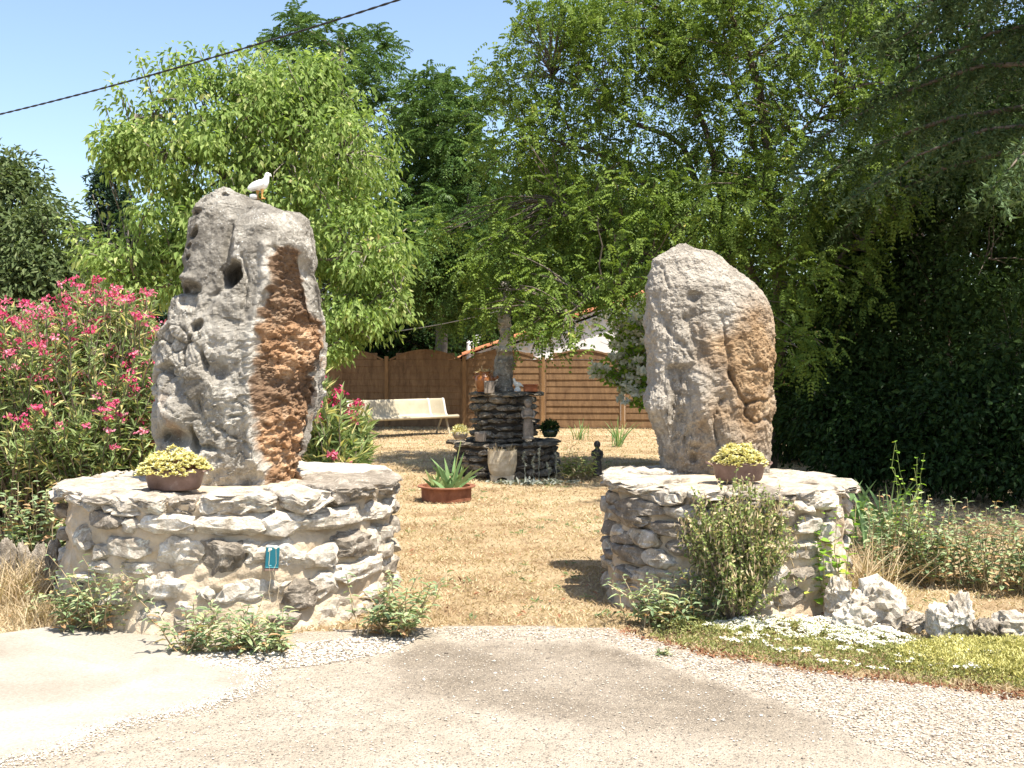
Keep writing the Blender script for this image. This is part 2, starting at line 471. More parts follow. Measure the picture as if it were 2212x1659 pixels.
MAT['lawn'] = lawn_material(); MAT['road'] = road_material(); MAT['concrete'] = concrete_material()

def grid_sheet(x0, x1, y0, y1, st, keep, z, tintf=None, zf=None):
    xs = np.arange(x0, x1 + st, st); ys = np.arange(y0, y1 + st, st)
    X, Y = np.meshgrid(xs, ys); P = np.stack([X.ravel(), Y.ravel(), np.full(X.size, z)], 1)
    nx = len(xs); i = np.arange(len(ys) - 1)[:, None] * nx + np.arange(nx - 1)[None]
    Q = np.stack([i, i + 1, i + nx + 1, i + nx], -1).reshape(-1, 4)
    if keep is not None:
        k = keep(P); Q = Q[k[Q].all(1)]
    if zf is not None: P[:, 2] += zf(P)
    mb = MB(); mb.add(P, Q, 0.5, tintf(P) if tintf is not None else None)
    return mb

def jit(P, a=0.05, s=3.0):
    q = P.copy(); q[:, 0] += a * fbm(P * s, 3); q[:, 1] += a * fbm(P * s + 40, 3); return q

# lawn sheet out to the horizon, finer near by
mb = MB()
box_ = lambda x0, x1, y0, y1, z: mb.add([[x0, y0, z], [x1, y0, z], [x1, y1, z], [x0, y1, z]], [[0, 1, 2, 3]])
box_(-600, 600, -300, 1200, -0.012)
g = grid_sheet(-14, 14, -1, 32, 0.25, None, 0.0, None, lambda P: 0.015 * fbm(P * 0.8, 3) - 0.01)
mb.add(g.v[0], g.f[0])
mb.smooth = True
tag(obj('ground', mb, MAT['lawn']), 'parched straw coloured lawn running back to the fence', 'lawn', kind='structure')

def road_tint(P):
    J = jit(P, 0.07, 2.5)
    def soft(poly, w):
        ins = inpoly(J, poly); d = polydist(J, poly); return np.clip(0.5 + np.where(ins, d, -d) / w, 0, 1)
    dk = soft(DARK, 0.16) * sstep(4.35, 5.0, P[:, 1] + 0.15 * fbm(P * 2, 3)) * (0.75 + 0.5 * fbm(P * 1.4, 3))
    gr = np.maximum(soft(GRAV, 0.12), soft(WCHIP, 0.2))
    edge = polydist(J, ROAD[9:16], False)
    return np.stack([np.clip(dk, 0, 1) * (1 - gr), np.clip(gr, 0, 1), np.clip(1 - edge / 0.10, 0, 1)], 1)
rd = grid_sheet(-5.5, 5.0, 3.4, 6.8, 0.045, lambda P: inpoly(jit(P, 0.04, 4), ROAD), 0.010, road_tint, None)
rd.add([[-40, -30, 0.008], [40, -30, 0.008], [40, 3.42, 0.008], [-40, 3.42, 0.008]], [[0, 1, 2, 3]])
rd.smooth = True
tag(obj('road', rd, MAT['road']), 'old asphalt drive strewn with pale chippings', 'road', kind='structure')
pts = []
for (x0, y0), (x1, y1) in zip(CONC, CONC[1:] + CONC[:1]):
    n_ = max(1, int(math.hypot(x1 - x0, y1 - y0) / 0.012)); t_ = np.arange(n_)[:, None] / n_
    pts.append(np.array([[x0, y0]]) + t_ * np.array([[x1 - x0, y1 - y0]]))
pts = np.concatenate(pts); pts = np.concatenate([pts, np.zeros((len(pts), 1))], 1); pts = jit(pts, 0.05, 3); pts = jit(pts, 0.025, 9); pts = jit(pts, 0.012, 30)
bm = bmesh.new(); vs = [bm.verts.new((x, y, 0.0135)) for x, y, z in pts]; bm.faces.new(vs)
bmesh.ops.triangulate(bm, faces=bm.faces[:]); bm.normal_update(); cc = bpy.data.meshes.new('concrete_apron'); bm.to_mesh(cc); bm.free()
tag(obj('concrete_apron', cc, MAT['concrete']), 'bleached concrete apron beside the asphalt', 'concrete', kind='structure')

# ------------------------------------------------------------------ the round plinths
LP = dict(c=np.array([-1.893, 7.47]), R=1.10, zt=0.80)
RP = dict(c=np.array([1.459, 7.54]), R=0.815, zt=0.80)

def on_cyl(pl, px, py, R=None):
    R = R or pl['R']; Y = pl['c'][1] - R
    for _ in range(12):
        X = (px - CX) / F * Y
        sn = np.clip((X - pl['c'][0]) / R, -0.995, 0.995)
        Y = pl['c'][1] - R * math.sqrt(1 - sn * sn)
    th = math.asin(sn)
    return th, EYE - (py - HOR) / F * Y, Y

def slab(pl, th0, th1, r0, r1, z0, z1, seed, sub=4):
    D, Fc = ico(sub); p = 7.0
    V = D / (np.sum(np.abs(D) ** p, axis=1) ** (1 / p))[:, None]
    o = np.random.default_rng(seed).uniform(0, 90, 3)
    th = (th0 + th1) / 2 + V[:, 0] * (th1 - th0) / 2; r = (r0 + r1) / 2 - V[:, 1] * (r1 - r0) / 2
    z = (z0 + z1) / 2 + V[:, 2] * (z1 - z0) / 2
    Q = np.stack([r * th * 3, r * 3, z * 3], 1) + o
    out = sstep(0.2, 1.0, -V[:, 1])
    d1, d2, cid = worley(Q * np.array([1.6, 1.6, 5.0])); e1, e2, cie = worley(Q * np.array([3.5, 3.5, 9.0]) + 5)
    r = r + 0.045 * fbm(Q * 1.1, 4) + out * (0.07 * (cid - 0.5) + 0.03 * (cie - 0.5) + 0.012 * fbm(Q * 6, 3) - 0.01)
    f1, f2, cif = worley(Q * np.array([1.3, 1.3, 0.2]) + 11)
    z = z + 0.012 * fbm(Q * 1.0, 4) + np.where(V[:, 2] < 0, 0.055 * fbm(Q * 1.3 + 9, 3) * out, 0.022 * (cif - 0.5) + 0.010 * fbm(Q * 3.5, 3))
    th = th + 0.025 * fbm(Q * 1.3 + 31, 3) / np.maximum(r, 0.2)
    return np.stack([pl['c'][0] + r * np.sin(th), pl['c'][1] - r * np.cos(th), z], 1), Fc

def plinth(name, pl, label, stones, caps, seed, rear_rows):
    c = np.array([pl['c'][0], pl['c'][1], 0.0]); R = pl['R']; zt = pl['zt']
    t = thing(name, label, 'plinth', c, 'round stone plinths at the entrance')
    # mortar body
    nu, nv = 260, 60; mb = MB()
    th = np.linspace(0, 2 * math.pi, nu, endpoint=False); zz = np.linspace(-0.03, zt - 0.035, nv)
    TH, Z = np.meshgrid(th, zz)
    P0 = np.stack([np.sin(TH) * R, -np.cos(TH) * R, Z], -1)
    r = (R - 0.052) + 0.045 * fbm(P0 * 3.2 + seed, 4) + 0.012 * fbm(P0 * 14, 3) + 0.05 * (1 - Z / zt) ** 2
    V = np.stack([c[0] + np.sin(TH) * r, c[1] - np.cos(TH) * r, Z], -1).reshape(-1, 3)
    i = np.arange(nv - 1)[:, None] * nu; j = np.arange(nu)[None]; k = (j + 1) % nu
    mb.add(V, np.stack([i + j, i + k, i + nu + k, i + nu + j], -1).reshape(-1, 4))
    # top: disc of mortar
    nr = 26; rr = np.linspace(0, 1, nr); TH2, RR = np.meshgrid(th, rr)
    rt = RR * (r[-1][None])
    X = c[0] + np.sin(TH2) * rt; Yy = c[1] - np.cos(TH2) * rt
    Zt = zt - 0.036 + 0.03 * (1 - RR ** 4) + 0.012 * fbm(np.stack([X, Yy, X * 0], -1) * 4, 4)
    i = np.arange(nr - 1)[:, None] * nu
    mb.add(np.stack([X, Yy, Zt], -1).reshape(-1, 3), np.stack([i + j, i + k, i + nu + k, i + nu + j], -1).reshape(-1, 4))
    mb.smooth = True
    obj('mortar_core', mb, MAT['mortar'], t)
    # face stones
    for n, (x0, x1, y0, y1, kind, pr) in enumerate(stones):
        thc, z, Y = on_cyl(pl, (x0 + x1) / 2, (y0 + y1) / 2)
        w = min((x1 - x0) / F * Y / max(math.cos(thc), 0.35), 0.62); h = (y1 - y0) / F * Y
        dep = min(0.24, max(0.12, 0.7 * min(w, h) + 0.08))
        V, Fc = rock((w * 1.24, dep, h * 1.24), 4 if w * h > 0.045 else 3, seed * 100 + n, p=3.4, rough=0.14, strat=0.025 if h < 0.5 * w else 0.0)
        V = V - np.array([0, dep / 2, 0]) * 0 + np.array([0, dep * 0.5 - 0.75 * pr, 0])
        # wrap to the wall
        ang = thc + V[:, 0] / R; rad = R - V[:, 1]
        P = np.stack([pl['c'][0] + np.sin(ang) * rad, pl['c'][1] - np.cos(ang) * rad, z + V[:, 2]], 1)
        loc = (float(pl['c'][0] + math.sin(thc) * R), float(pl['c'][1] - math.cos(thc) * R), float(z))
        m2 = MB(); m2.add(P - np.array(loc), Fc)
        obj('stone', m2, MAT[{'w': 'stone_w', 'm': 'stone_m', 'g': 'stone_g'}[kind]], t, loc)
    rr_ = np.random.default_rng(seed + 50)
    for row in range(rear_rows):
        z = 0.09 + row * (zt - 0.16) / rear_rows; a = math.radians(72)
        while a < math.radians(288):
            w = rr_.uniform(0.16, 0.36); h = rr_.uniform(0.09, 0.15); kind = rr_.choice(['w', 'm', 'g'])
            thc = a + w / R / 2; a += w / R + 0.04
            V, Fc = rock((w, 0.18, h), 2, seed * 333 + int(a * 1000), rough=0.14)
            ang = thc + V[:, 0] / R; rad = R - 0.05 - V[:, 1]
            loc = (float(pl['c'][0] + math.sin(thc) * R), float(pl['c'][1] - math.cos(thc) * R), float(z + rr_.uniform(-.02, .02)))
            P = np.stack([pl['c'][0] + np.sin(ang) * rad - loc[0], pl['c'][1] - np.cos(ang) * rad - loc[1], V[:, 2]], 1)
            m2 = MB(); m2.add(P, Fc); obj('stone', m2, MAT['stone_' + kind], t, loc)
    for n, (a0, a1, r0, ov, z0, z1, kind) in enumerate(caps):
        V, Fc = slab(pl, math.radians(a0), math.radians(a1), r0, R + ov, zt + z0, zt + z1, seed * 7 + n)
        loc = V.mean(0); m2 = MB(); m2.add(V - loc, Fc)
        obj('cap_slab', m2, MAT['stone_' + kind], t, loc)
    return t

def z1(l, ox=0.0, oy=936.0, s=0.4358):
    return [(ox + a * s, ox + b * s, oy + c * s, oy + d * s, k, pr) for a, b, c, d, k, pr in l]

left_stones = z1([
    (385, 560, 300, 352, 'm', .05), (545, 690, 330, 400, 'm', .03), (520, 720, 385, 415, 'w', .02), (395, 600, 385, 470, 'g', .04),
    (680, 965, 410, 505, 'w', .04), (1010, 1325, 385, 505, 'w', .045), (1320, 1520, 395, 505, 'w', .04), (1530, 1835, 372, 465, 'm', .045),
    (1535, 1610, 400, 435, 'w', .03), (1830, 1945, 340, 425, 'm', .03), (1935, 1978, 330, 395, 'm', .03),
    (335, 455, 460, 600, 'm', .04), (460, 740, 510, 610, 'm', .05), (760, 1000, 530, 690, 'w', .012), (975, 1250, 530, 710, 'g', .03),
    (1265, 1515, 525, 700, 'w', .06), (1520, 1670, 560, 665, 'w', .045), (1680, 1845, 480, 610, 'g', .04), (1830, 1900, 470, 600, 'w', .02), (1880, 1975, 440, 600, 'm', .03),
    (400, 560, 630, 690, 'm', .03), (560, 760, 640, 715, 'w', .02), (660, 910, 715, 825, 'w', .035), (1070, 1360, 715, 870, 'w', .025), (960, 1060, 745, 850, 'm', .03),
    (1340, 1450, 695, 800, 'w', .035), (1430, 1590, 730, 890, 'g', .045), (1560, 1680, 690, 815, 'w', .045), (1690, 1910, 615, 755, 'w', .03), (1835, 1920, 735, 810, 'w', .03),
    (1905, 1975, 590, 720, 'w', .03), (345, 480, 690, 740, 'w', .05), (1560, 1775, 800, 1010, 'm', .02), (1340, 1475, 895, 980, 'g', .05), (1330, 1455, 985, 1050, 'g', .06),
    (830, 1030, 870, 1000, 'm', .01), (1060, 1330, 880, 1000, 'm', .012), (400, 640, 760, 900, 'm', .03), (640, 830, 840, 970, 'm', .02), (335, 440, 750, 900, 'g', .04),
    (440, 550, 560, 640, 'm', .03), (600, 690, 425, 500, 'm', .03), (745, 850, 700, 790, 'm', .02), (430, 560, 905, 1000, 'm', .03), (1180, 1290, 520, 600, 'w', .02), (870, 960, 820, 890, 'w', .02), (1780, 1900, 830, 980, 'm', .02), (1900, 1970, 740, 900, 'm', .02)])
left_caps = [(-92, -48, 0.45, 0.03, -0.07, 0.01, 'm'), (-48, -33, 0.6, 0.02, -0.09, 0.0, 'm'), (-32, -6.5, 0.62, 0.035, -0.095, 0.012, 'm'), (-6, 3, 0.7, 0.02, -0.10, 0.0, 'g'),
             (3.5, 28.5, 0.66, 0.03, -0.10, 0.012, 'm'), (29, 46, 0.6, 0.04, -0.085, 0.02, 'm'), (47, 72, 0.62, 0.03, -0.08, 0.028, 'g'), (73, 104, 0.5, 0.0, -0.09, 0.03, 'g'),
             (105, 150, 0.45, 0.0, -0.08, 0.035, 'w'), (151, 200, 0.5, 0.0, -0.08, 0.03, 'w'), (201, 240, 0.5, 0.0, -0.08, 0.0, 'm'), (241, 267, 0.5, 0.02, -0.08, 0.0, 'm')]
plinth('round_plinth', LP, 'large round plinth of white rubble and mortar carrying the teal plaque', left_stones, left_caps, 3, 5)

# right plinth: picture zoom with 1 px = 0.5294, origin (1224, 489.6)
right_stones = z1([
    (200, 355, 1115, 1185, 'g', .05), (160, 330, 1160, 1225, 'g', .05), (155, 200, 1070, 1135, 'g', .04), (245, 360, 1240, 1305, 'm', .05), (360, 500, 1205, 1265, 'g', .05),
    (400, 540, 1140, 1190, 'm', .04), (170, 240, 1230, 1310, 'g', .04), (315, 430, 1320, 1385, 'm', .06), (145, 190, 1305, 1365, 'g', .05), (215, 300, 1310, 1375, 'g', .04),
    (410, 520, 1280, 1340, 'g', .04), (180, 290, 1385, 1450, 'w', .04), (280, 440, 1390, 1460, 'm', .05), (190, 290, 1450, 1510, 'm', .04), (250, 400, 1500, 1590, 'g', .04),
    (430, 560, 1400, 1480, 'm', .04), (520, 680, 1140, 1230, 'm', .04), (540, 700, 1240, 1330, 'w', .03), (690, 860, 1150, 1230, 'm', .04), (860, 930, 1150, 1190, 'g', .05),
    (920, 1030, 1120, 1180, 'w', .03), (1020, 1125, 1090, 1150, 'w', .05), (1080, 1135, 1150, 1200, 'w', .05), (930, 1060, 1185, 1250, 'w', .03), (1040, 1130, 1200, 1290, 'm', .03),
    (700, 900, 1260, 1360, 'm', .03), (900, 1050, 1280, 1350, 'm', .03), (905, 1020, 1395, 1450, 'g', .06), (720, 900, 1380, 1470, 'm', .03), (1000, 1110, 1350, 1440, 'm', .04),
    (850, 990, 1470, 1560, 'g', .04), (560, 720, 1360, 1460, 'm', .03), (560, 720, 1480, 1590, 'm', .03), (720, 850, 1490, 1590, 'w', .03), (400, 540, 1490, 1600, 'g', .03), (170, 250, 1520, 1580, 'g', .04)],
    1224, 489.6, 0.5294)
right_caps = [(-100, -55, 0.3, 0.025, -0.075, 0.02, 'm'), (-54, -30, 0.42, 0.03, -0.09, -0.005, 'm'), (-29, -10, 0.45, 0.02, -0.085, -0.005, 'm'), (-9.5, 24, 0.4, 0.02, -0.09, 0.0, 'g'), (24.5, 58, 0.36, 0.03, -0.09, 0.0, 'm'),
              (59, 100, 0.35, 0.04, -0.08, 0.0, 'm'), (101, 150, 0.35, 0.02, -0.08, 0.0, 'm'), (151, 200, 0.4, 0.02, -0.08, 0.01, 'm'), (201, 230, 0.4, 0.02, -0.08, 0.01, 'm'), (231, 258, 0.4, 0.05, -0.08, 0.035, 'm')]
plinth('round_plinth', RP, 'smaller round plinth of grey rubble behind the leafy bush', right_stones, right_caps, 8, 5)

# ------------------------------------------------------------------ the standing stones
def megalith(name, label, mat, left, right, Yc, depth, featf, nU=340, nV=330, seed=0, n=2.7, lean=0.0, base=0.0):
    left = np.array(left, float); right = np.array(right, float)
    top = min(left[0, 1], right[0, 1]); bot = left[-1, 1]
    s = np.linspace(0, 1, nV) ** 1.25
    py = top + (bot - top) * s
    xl = np.interp(py, left[:, 1], left[:, 0]); xr = np.interp(py, right[:, 1], right[:, 0])
    bf = np.interp(py, [d[0] for d in depth], [d[1] for d in depth]); bb = np.interp(py, [d[0] for d in depth], [d[2] for d in depth])
    ph = np.linspace(0, 2 * math.pi, nU, endpoint=False)
    c, sn = np.cos(ph), np.sin(ph)
    ex = np.sign(c) * np.abs(c) ** (2 / n); ey = np.sign(sn) * np.abs(sn) ** (2 / n)
    U = (xl + xr)[:, None] / 2 + (xr - xl)[:, None] / 2 * ex[None]
    Vp = np.broadcast_to(py[:, None], U.shape)
    X = (U - CX) / F * Yc; Z = EYE - (Vp - HOR) / F * Yc
    Yw = Yc - np.where(ey > 0, bf[:, None], bb[:, None]) * ey[None] + lean * (Z - Z.min())
    P = np.stack([X, Yw, Z], -1)
    du = np.roll(P, -1, 1) - np.roll(P, 1, 1); dv = np.gradient(P, axis=0)
    Nn = unit(np.cross(du, dv)); 
    cen = P.mean(1, keepdims=True)
    if np.mean(np.sum(Nn * (P - cen), -1)) < 0: Nn = -Nn
    front = sstep(-0.25, 0.45, -Nn[..., 1])
    disp, inn, tint = featf(U, Vp, P, front)
    P = P + Nn * disp[..., None]
    P[..., 1] += inn * front
    mb = MB()
    i = np.arange(nV - 1)[:, None] * nU; j = np.arange(nU)[None]; k = (j + 1) % nU
    mb.add(P.reshape(-1, 3), np.stack([i + j, i + nU + j, i + nU + k, i + k], -1).reshape(-1, 4), 0.5, tint.reshape(-1, 3))
    mb.add([P[0].mean(0)], np.zeros((0, 3), int))
    tv = np.concatenate([P[0], P[0].mean(0)[None]]); jj = np.arange(nU)
    mb.add(tv, np.stack([jj, (jj + 1) % nU, np.full(nU, nU)], 1), 0.5, tint[0].mean(0))
    loc = np.array([(left[-1, 0] + right[-1, 0]) / 2, 0, 0]); loc = np.array([(loc[0] - CX) / F * Yc, Yc, Z.min()])
    for q in range(len(mb.v)): mb.v[q] = mb.v[q] - loc
    o = obj(name, mb, mat, None, loc)
    return tag(o, label, 'standing stone', 'standing stones on the plinths'), P

def ell(U, V, u0, v0, ru, rv, ang=0.0, k=2.0):
    a = math.radians(ang); du = U - u0; dv = V - v0
    x = (du * math.cos(a) + dv * math.sin(a)) / ru; y = (-du * math.sin(a) + dv * math.cos(a)) / rv
    return np.exp(-((x * x + y * y) ** k))

def pline(U, V, pts, w):
    P = np.stack([U.ravel(), V.ravel()], 1)
    return np.exp(-(polydist(P, pts, False).reshape(U.shape) / w) ** 2)

def band(U, V, le, re, soft):
    le = np.array(le, float); re = np.array(re, float)
    a = np.interp(V, le[:, 1], le[:, 0]); b = np.interp(V, re[:, 1], re[:, 0])
    m = sstep(-soft, soft, U - a) * sstep(-soft, soft, b - U)
    return m * sstep(le[0, 1] - 8, le[0, 1] + 8, V)

LEFT_L = [(487, 411), (470, 420), (455, 433), (436, 447), (427, 458), (421, 480), (408, 512), (402, 540), (398, 560), (405, 583), (398, 606), (404, 625), (408, 640), (384, 652), (380, 680), (376, 700), (357, 728), (352, 750), (348, 790), (347, 830), (342, 865), (338, 900), (340, 935), (350, 965), (372, 1000), (390, 1046)]
LEFT_R = [(510, 411), (535, 419), (552, 432), (575, 440), (612, 456), (652, 463), (670, 476), (677, 505), (675, 560), (672, 590), (682, 650), (688, 695), (690, 750), (686, 800), (683, 860), (678, 900), (668, 940), (656, 985), (643, 1005), (640, 1046)]
def feat_left(U, V, P, fr):
    Q = P.copy()
    wob = np.stack([fbm(P * 6 + 3, 3), fbm(P * 6 + 9, 3)], -1)
    Uw = U + 8 * wob[..., 0]; Vw = V + 8 * wob[..., 1]
    lowf = fbm(P * 2.2, 3)
    disp = 0.026 * lowf + 0.008 * fbm(P * 6, 5, 0.6) + 0.05 * (terrace(fbm(P * np.array([2.6, 2.6, 1.9]) + 11, 4, .55), 4) + .1) * (0.35 + 0.65 * sstep(560, 760, V)) + 0.006 * fbm(P * np.array([9, 9, 5]) + 4, 4, 0.6, ridged=True) * sstep(-.2, .5, fbm(P * 2.5 + 70, 2)) 
    w1, w2, wc = worley(P * 24 + 0.6 * lowf[..., None]); disp -= 0.008 * np.exp(-(w1 / .28) ** 2) * sstep(0.0, 0.5, fbm(P * 5 + 33, 2))
    inn = np.zeros_like(U)
    # earth-filled groove on the right
    gl = [(617, 545), (615, 593), (598, 664), (584, 722), (587, 766), (571, 823), (578, 899), (584, 956), (604, 1040)]
    gr = [(655, 549), (654, 611), (660, 670), (684, 695), (684, 766), (677, 815), (669, 899), (652, 965), (648, 1040)]
    g = band(U + 9 * wob[..., 0], V + 6 * wob[..., 1], gl, gr, 3.5)
    gn = fbm(P * 9 + 50, 4, .6)
    earth = np.clip(band(U + 9 * gn, V + 9 * gn, gl, gr, 7) * 1.2 - .1, 0, 1) * sstep(0.1, 0.5, fr)
    gfr = np.clip((U - np.interp(V, [q[1] for q in gl], [q[0] for q in gl])) / np.maximum(10, np.interp(V, [q[1] for q in gr], [q[0] for q in gr]) - np.interp(V, [q[1] for q in gl], [q[0] for q in gl])), 0, 1)
    lump = fbm(P * 22, 4, 0.6)
    glx = np.interp(V, [q[1] for q in gl], [q[0] for q in gl]); xrv = np.interp(V, [q[1] for q in LEFT_R], [q[0] for q in LEFT_R])
    inn += 0.26 * np.clip((U + 6 * wob[..., 0] - glx + 4) / np.maximum(xrv - glx, 20), 0, 1) ** 0.85 * sstep(520, 640, V)
    inn += g * (0.055 + 0.035 * fbm(P * 7, 3)) * np.clip((V - 540) / 80, 0.3, 1); disp += g * 0.028 * lump
    # raised rim left of the groove and the big fold
    inn -= 0.05 * pline(Uw, V, [(604, 545), (600, 640), (580, 715), (572, 800), (566, 900), (584, 1000)], 14)
    fold = [(572, 452), (535, 490), (523, 545), (514, 630), (488, 655), (455, 690), (440, 760), (425, 800)]
    fl = np.array(fold, float); xf = np.interp(V, fl[:, 1], fl[:, 0])
    right_of = sstep(-10, 12, Uw - xf) * sstep(440, 500, V) * (1 - sstep(760, 900, V))
    inn -= 0.06 * right_of
    inn += 0.05 * pline(Uw, Vw, [(525, 500), (518, 560), (514, 630), (470, 680)], 9)
    # the eye hole
    eye = ell(Uw, V, 529, 602, 15, 27, 8, 3); inn += 0.30 * eye; disp -= 0.0 * eye
    # upper lobe on the right of the top
    inn -= 0.03 * ell(U, V, 600, 510, 45, 40)
    # pits near the left edge
    for u0, v0, ru, rv, an, d in [(438, 512, 15, 8, -30, .07), (421, 536, 9, 6, 0, .05), (425, 562, 8, 6, 0, .05), (497, 430, 10, 6, 0, .05), (443, 463, 9, 8, 0, .05), (434, 472, 14, 5, -20, .04),
                                  (430, 632, 24, 12, 10, .13), (432, 655, 16, 16, 0, .09), (402, 612, 12, 7, 0, .05), (462, 706, 9, 13, 20, .09), (474, 775, 6, 22, -10, .06),
                                  (410, 940, 42, 17, 8, .15), (452, 945, 9, 30, -12, .12), (368, 942, 10, 8, 0, .07), (480, 958, 16, 8, 0, .06), (395, 792, 18, 7, -12, .05), (500, 800, 26, 20, 0, .045), (360, 830, 6, 18, 0, .04)]:
        inn += d * ell(Uw, Vw, u0, v0, ru, rv, an)
    # bulge over the lower cavity and the broken block on the left
    inn -= 0.07 * ell(U, V, 395, 895, 52, 40, 0, 1.5)
    inn -= 0.05 * ell(U, V, 415, 607, 26, 12)
    d1, d2, cid = worley(P * 8.0 + 0.3 * lowf[..., None])
    blk = sstep(690, 720, V) * (1 - sstep(800, 840, V)) * (1 - sstep(440, 475, U))
    rest = sstep(600, 720, V) * (1 - sstep(0, 1, g))
    disp += (0.06 * (cid - 0.5) - 0.02 * np.exp(-((d2 - d1) / 0.08) ** 2)) * np.clip(blk, 0, 1) + 0.022 * (cid - 0.5) * rest
    # cracks
    for pl_ in ([(472, 745), (478, 800)], [(492, 905), (520, 930), (575, 962)], [(465, 860), (475, 900), (500, 935)], [(400, 800), (430, 850), (450, 880)], [(548, 560), (560, 620), (556, 680)], [(420, 800), (385, 800)], [(530, 890), (560, 880)]):
        inn += 0.022 * pline(Uw, Vw, pl_, 3.5)
    # broken, flaky lower centre
    d1b, d2b, cb = worley(P * 13 + 5)
    fl_ = sstep(760, 850, V) * sstep(470, 500, U) * (1 - g)
    disp += fl_ * (0.028 * (cb - 0.5))
    d1c, d2c, cc_ = worley(P * np.array([26, 26, 18]) + 8); disp += 0.006 * (cc_ - 0.5) * (0.3 + sstep(560, 760, V)) * (1 - g)
    # top knobs
    disp += 0.02 * fbm(P * 11 + 20, 3, ridged=True) * (1 - sstep(430, 520, V)) * (1 - sstep(470, 520, U))
    tint = np.zeros(U.shape + (3,))
    smoothpale = 0.5 + 0.5 * np.clip(2.4 * fbm(P * np.array([2.6, 2.6, 1.4]) + 5, 4), -1, 1)
    tint[..., 0] = np.clip(earth * 1.15 + 0.45 * sstep(0.2, 0.6, fbm(P * 4 + 60, 3)) * ell(U, V, 390, 900, 45, 50), 0, 1)
    tint[..., 1] = np.clip((0.6 * sstep(500, 800, V) + 0.2) * smoothpale + 0.5 * pline(Uw, V, [(605, 545), (600, 640), (580, 715), (574, 800), (560, 900), (585, 1020)], 14)
                           + 0.8 * ell(U, V, 425, 985, 60, 30) + 0.6 * ell(U, V, 660, 640, 10, 120), 0, 1) * (1 - earth)
    tint[..., 2] = np.clip(0.75 * (1 - right_of) * (1 - sstep(600, 700, V)) * (1 - smoothpale * 0.6) + 0.6 * ell(U, V, 498, 800, 28, 24) + 0.5 * ell(Uw, Vw, 455, 860, 40, 50), 0, 1) * (1 - earth)
    # dark brown upper groove
    n7 = fbm(P * 5 + 90, 3); sh_ = V + 25 * n7
    bright = np.maximum(ell(U, sh_, 635, 745, 80, 55, 0, 2), ell(U, sh_, 625, 945, 80, 75, 0, 2)); tint[..., 2] = np.where(earth > .5, np.clip(1.05 - bright + 0.3 * n7, 0, 1), tint[..., 2])
    return disp, inn, tint

YL = 7.45
lstone, PL = megalith('standing_stone', 'tall pitted grey standing stone with a through hole and a rusty earth groove', MAT['megalith'], LEFT_L, LEFT_R, YL,
                      [(411, .06, .06), (450, .2, .2), (500, .28, .28), (640, .33, .34), (850, .40, .36), (1046, .36, .32)], feat_left, 350, 340)

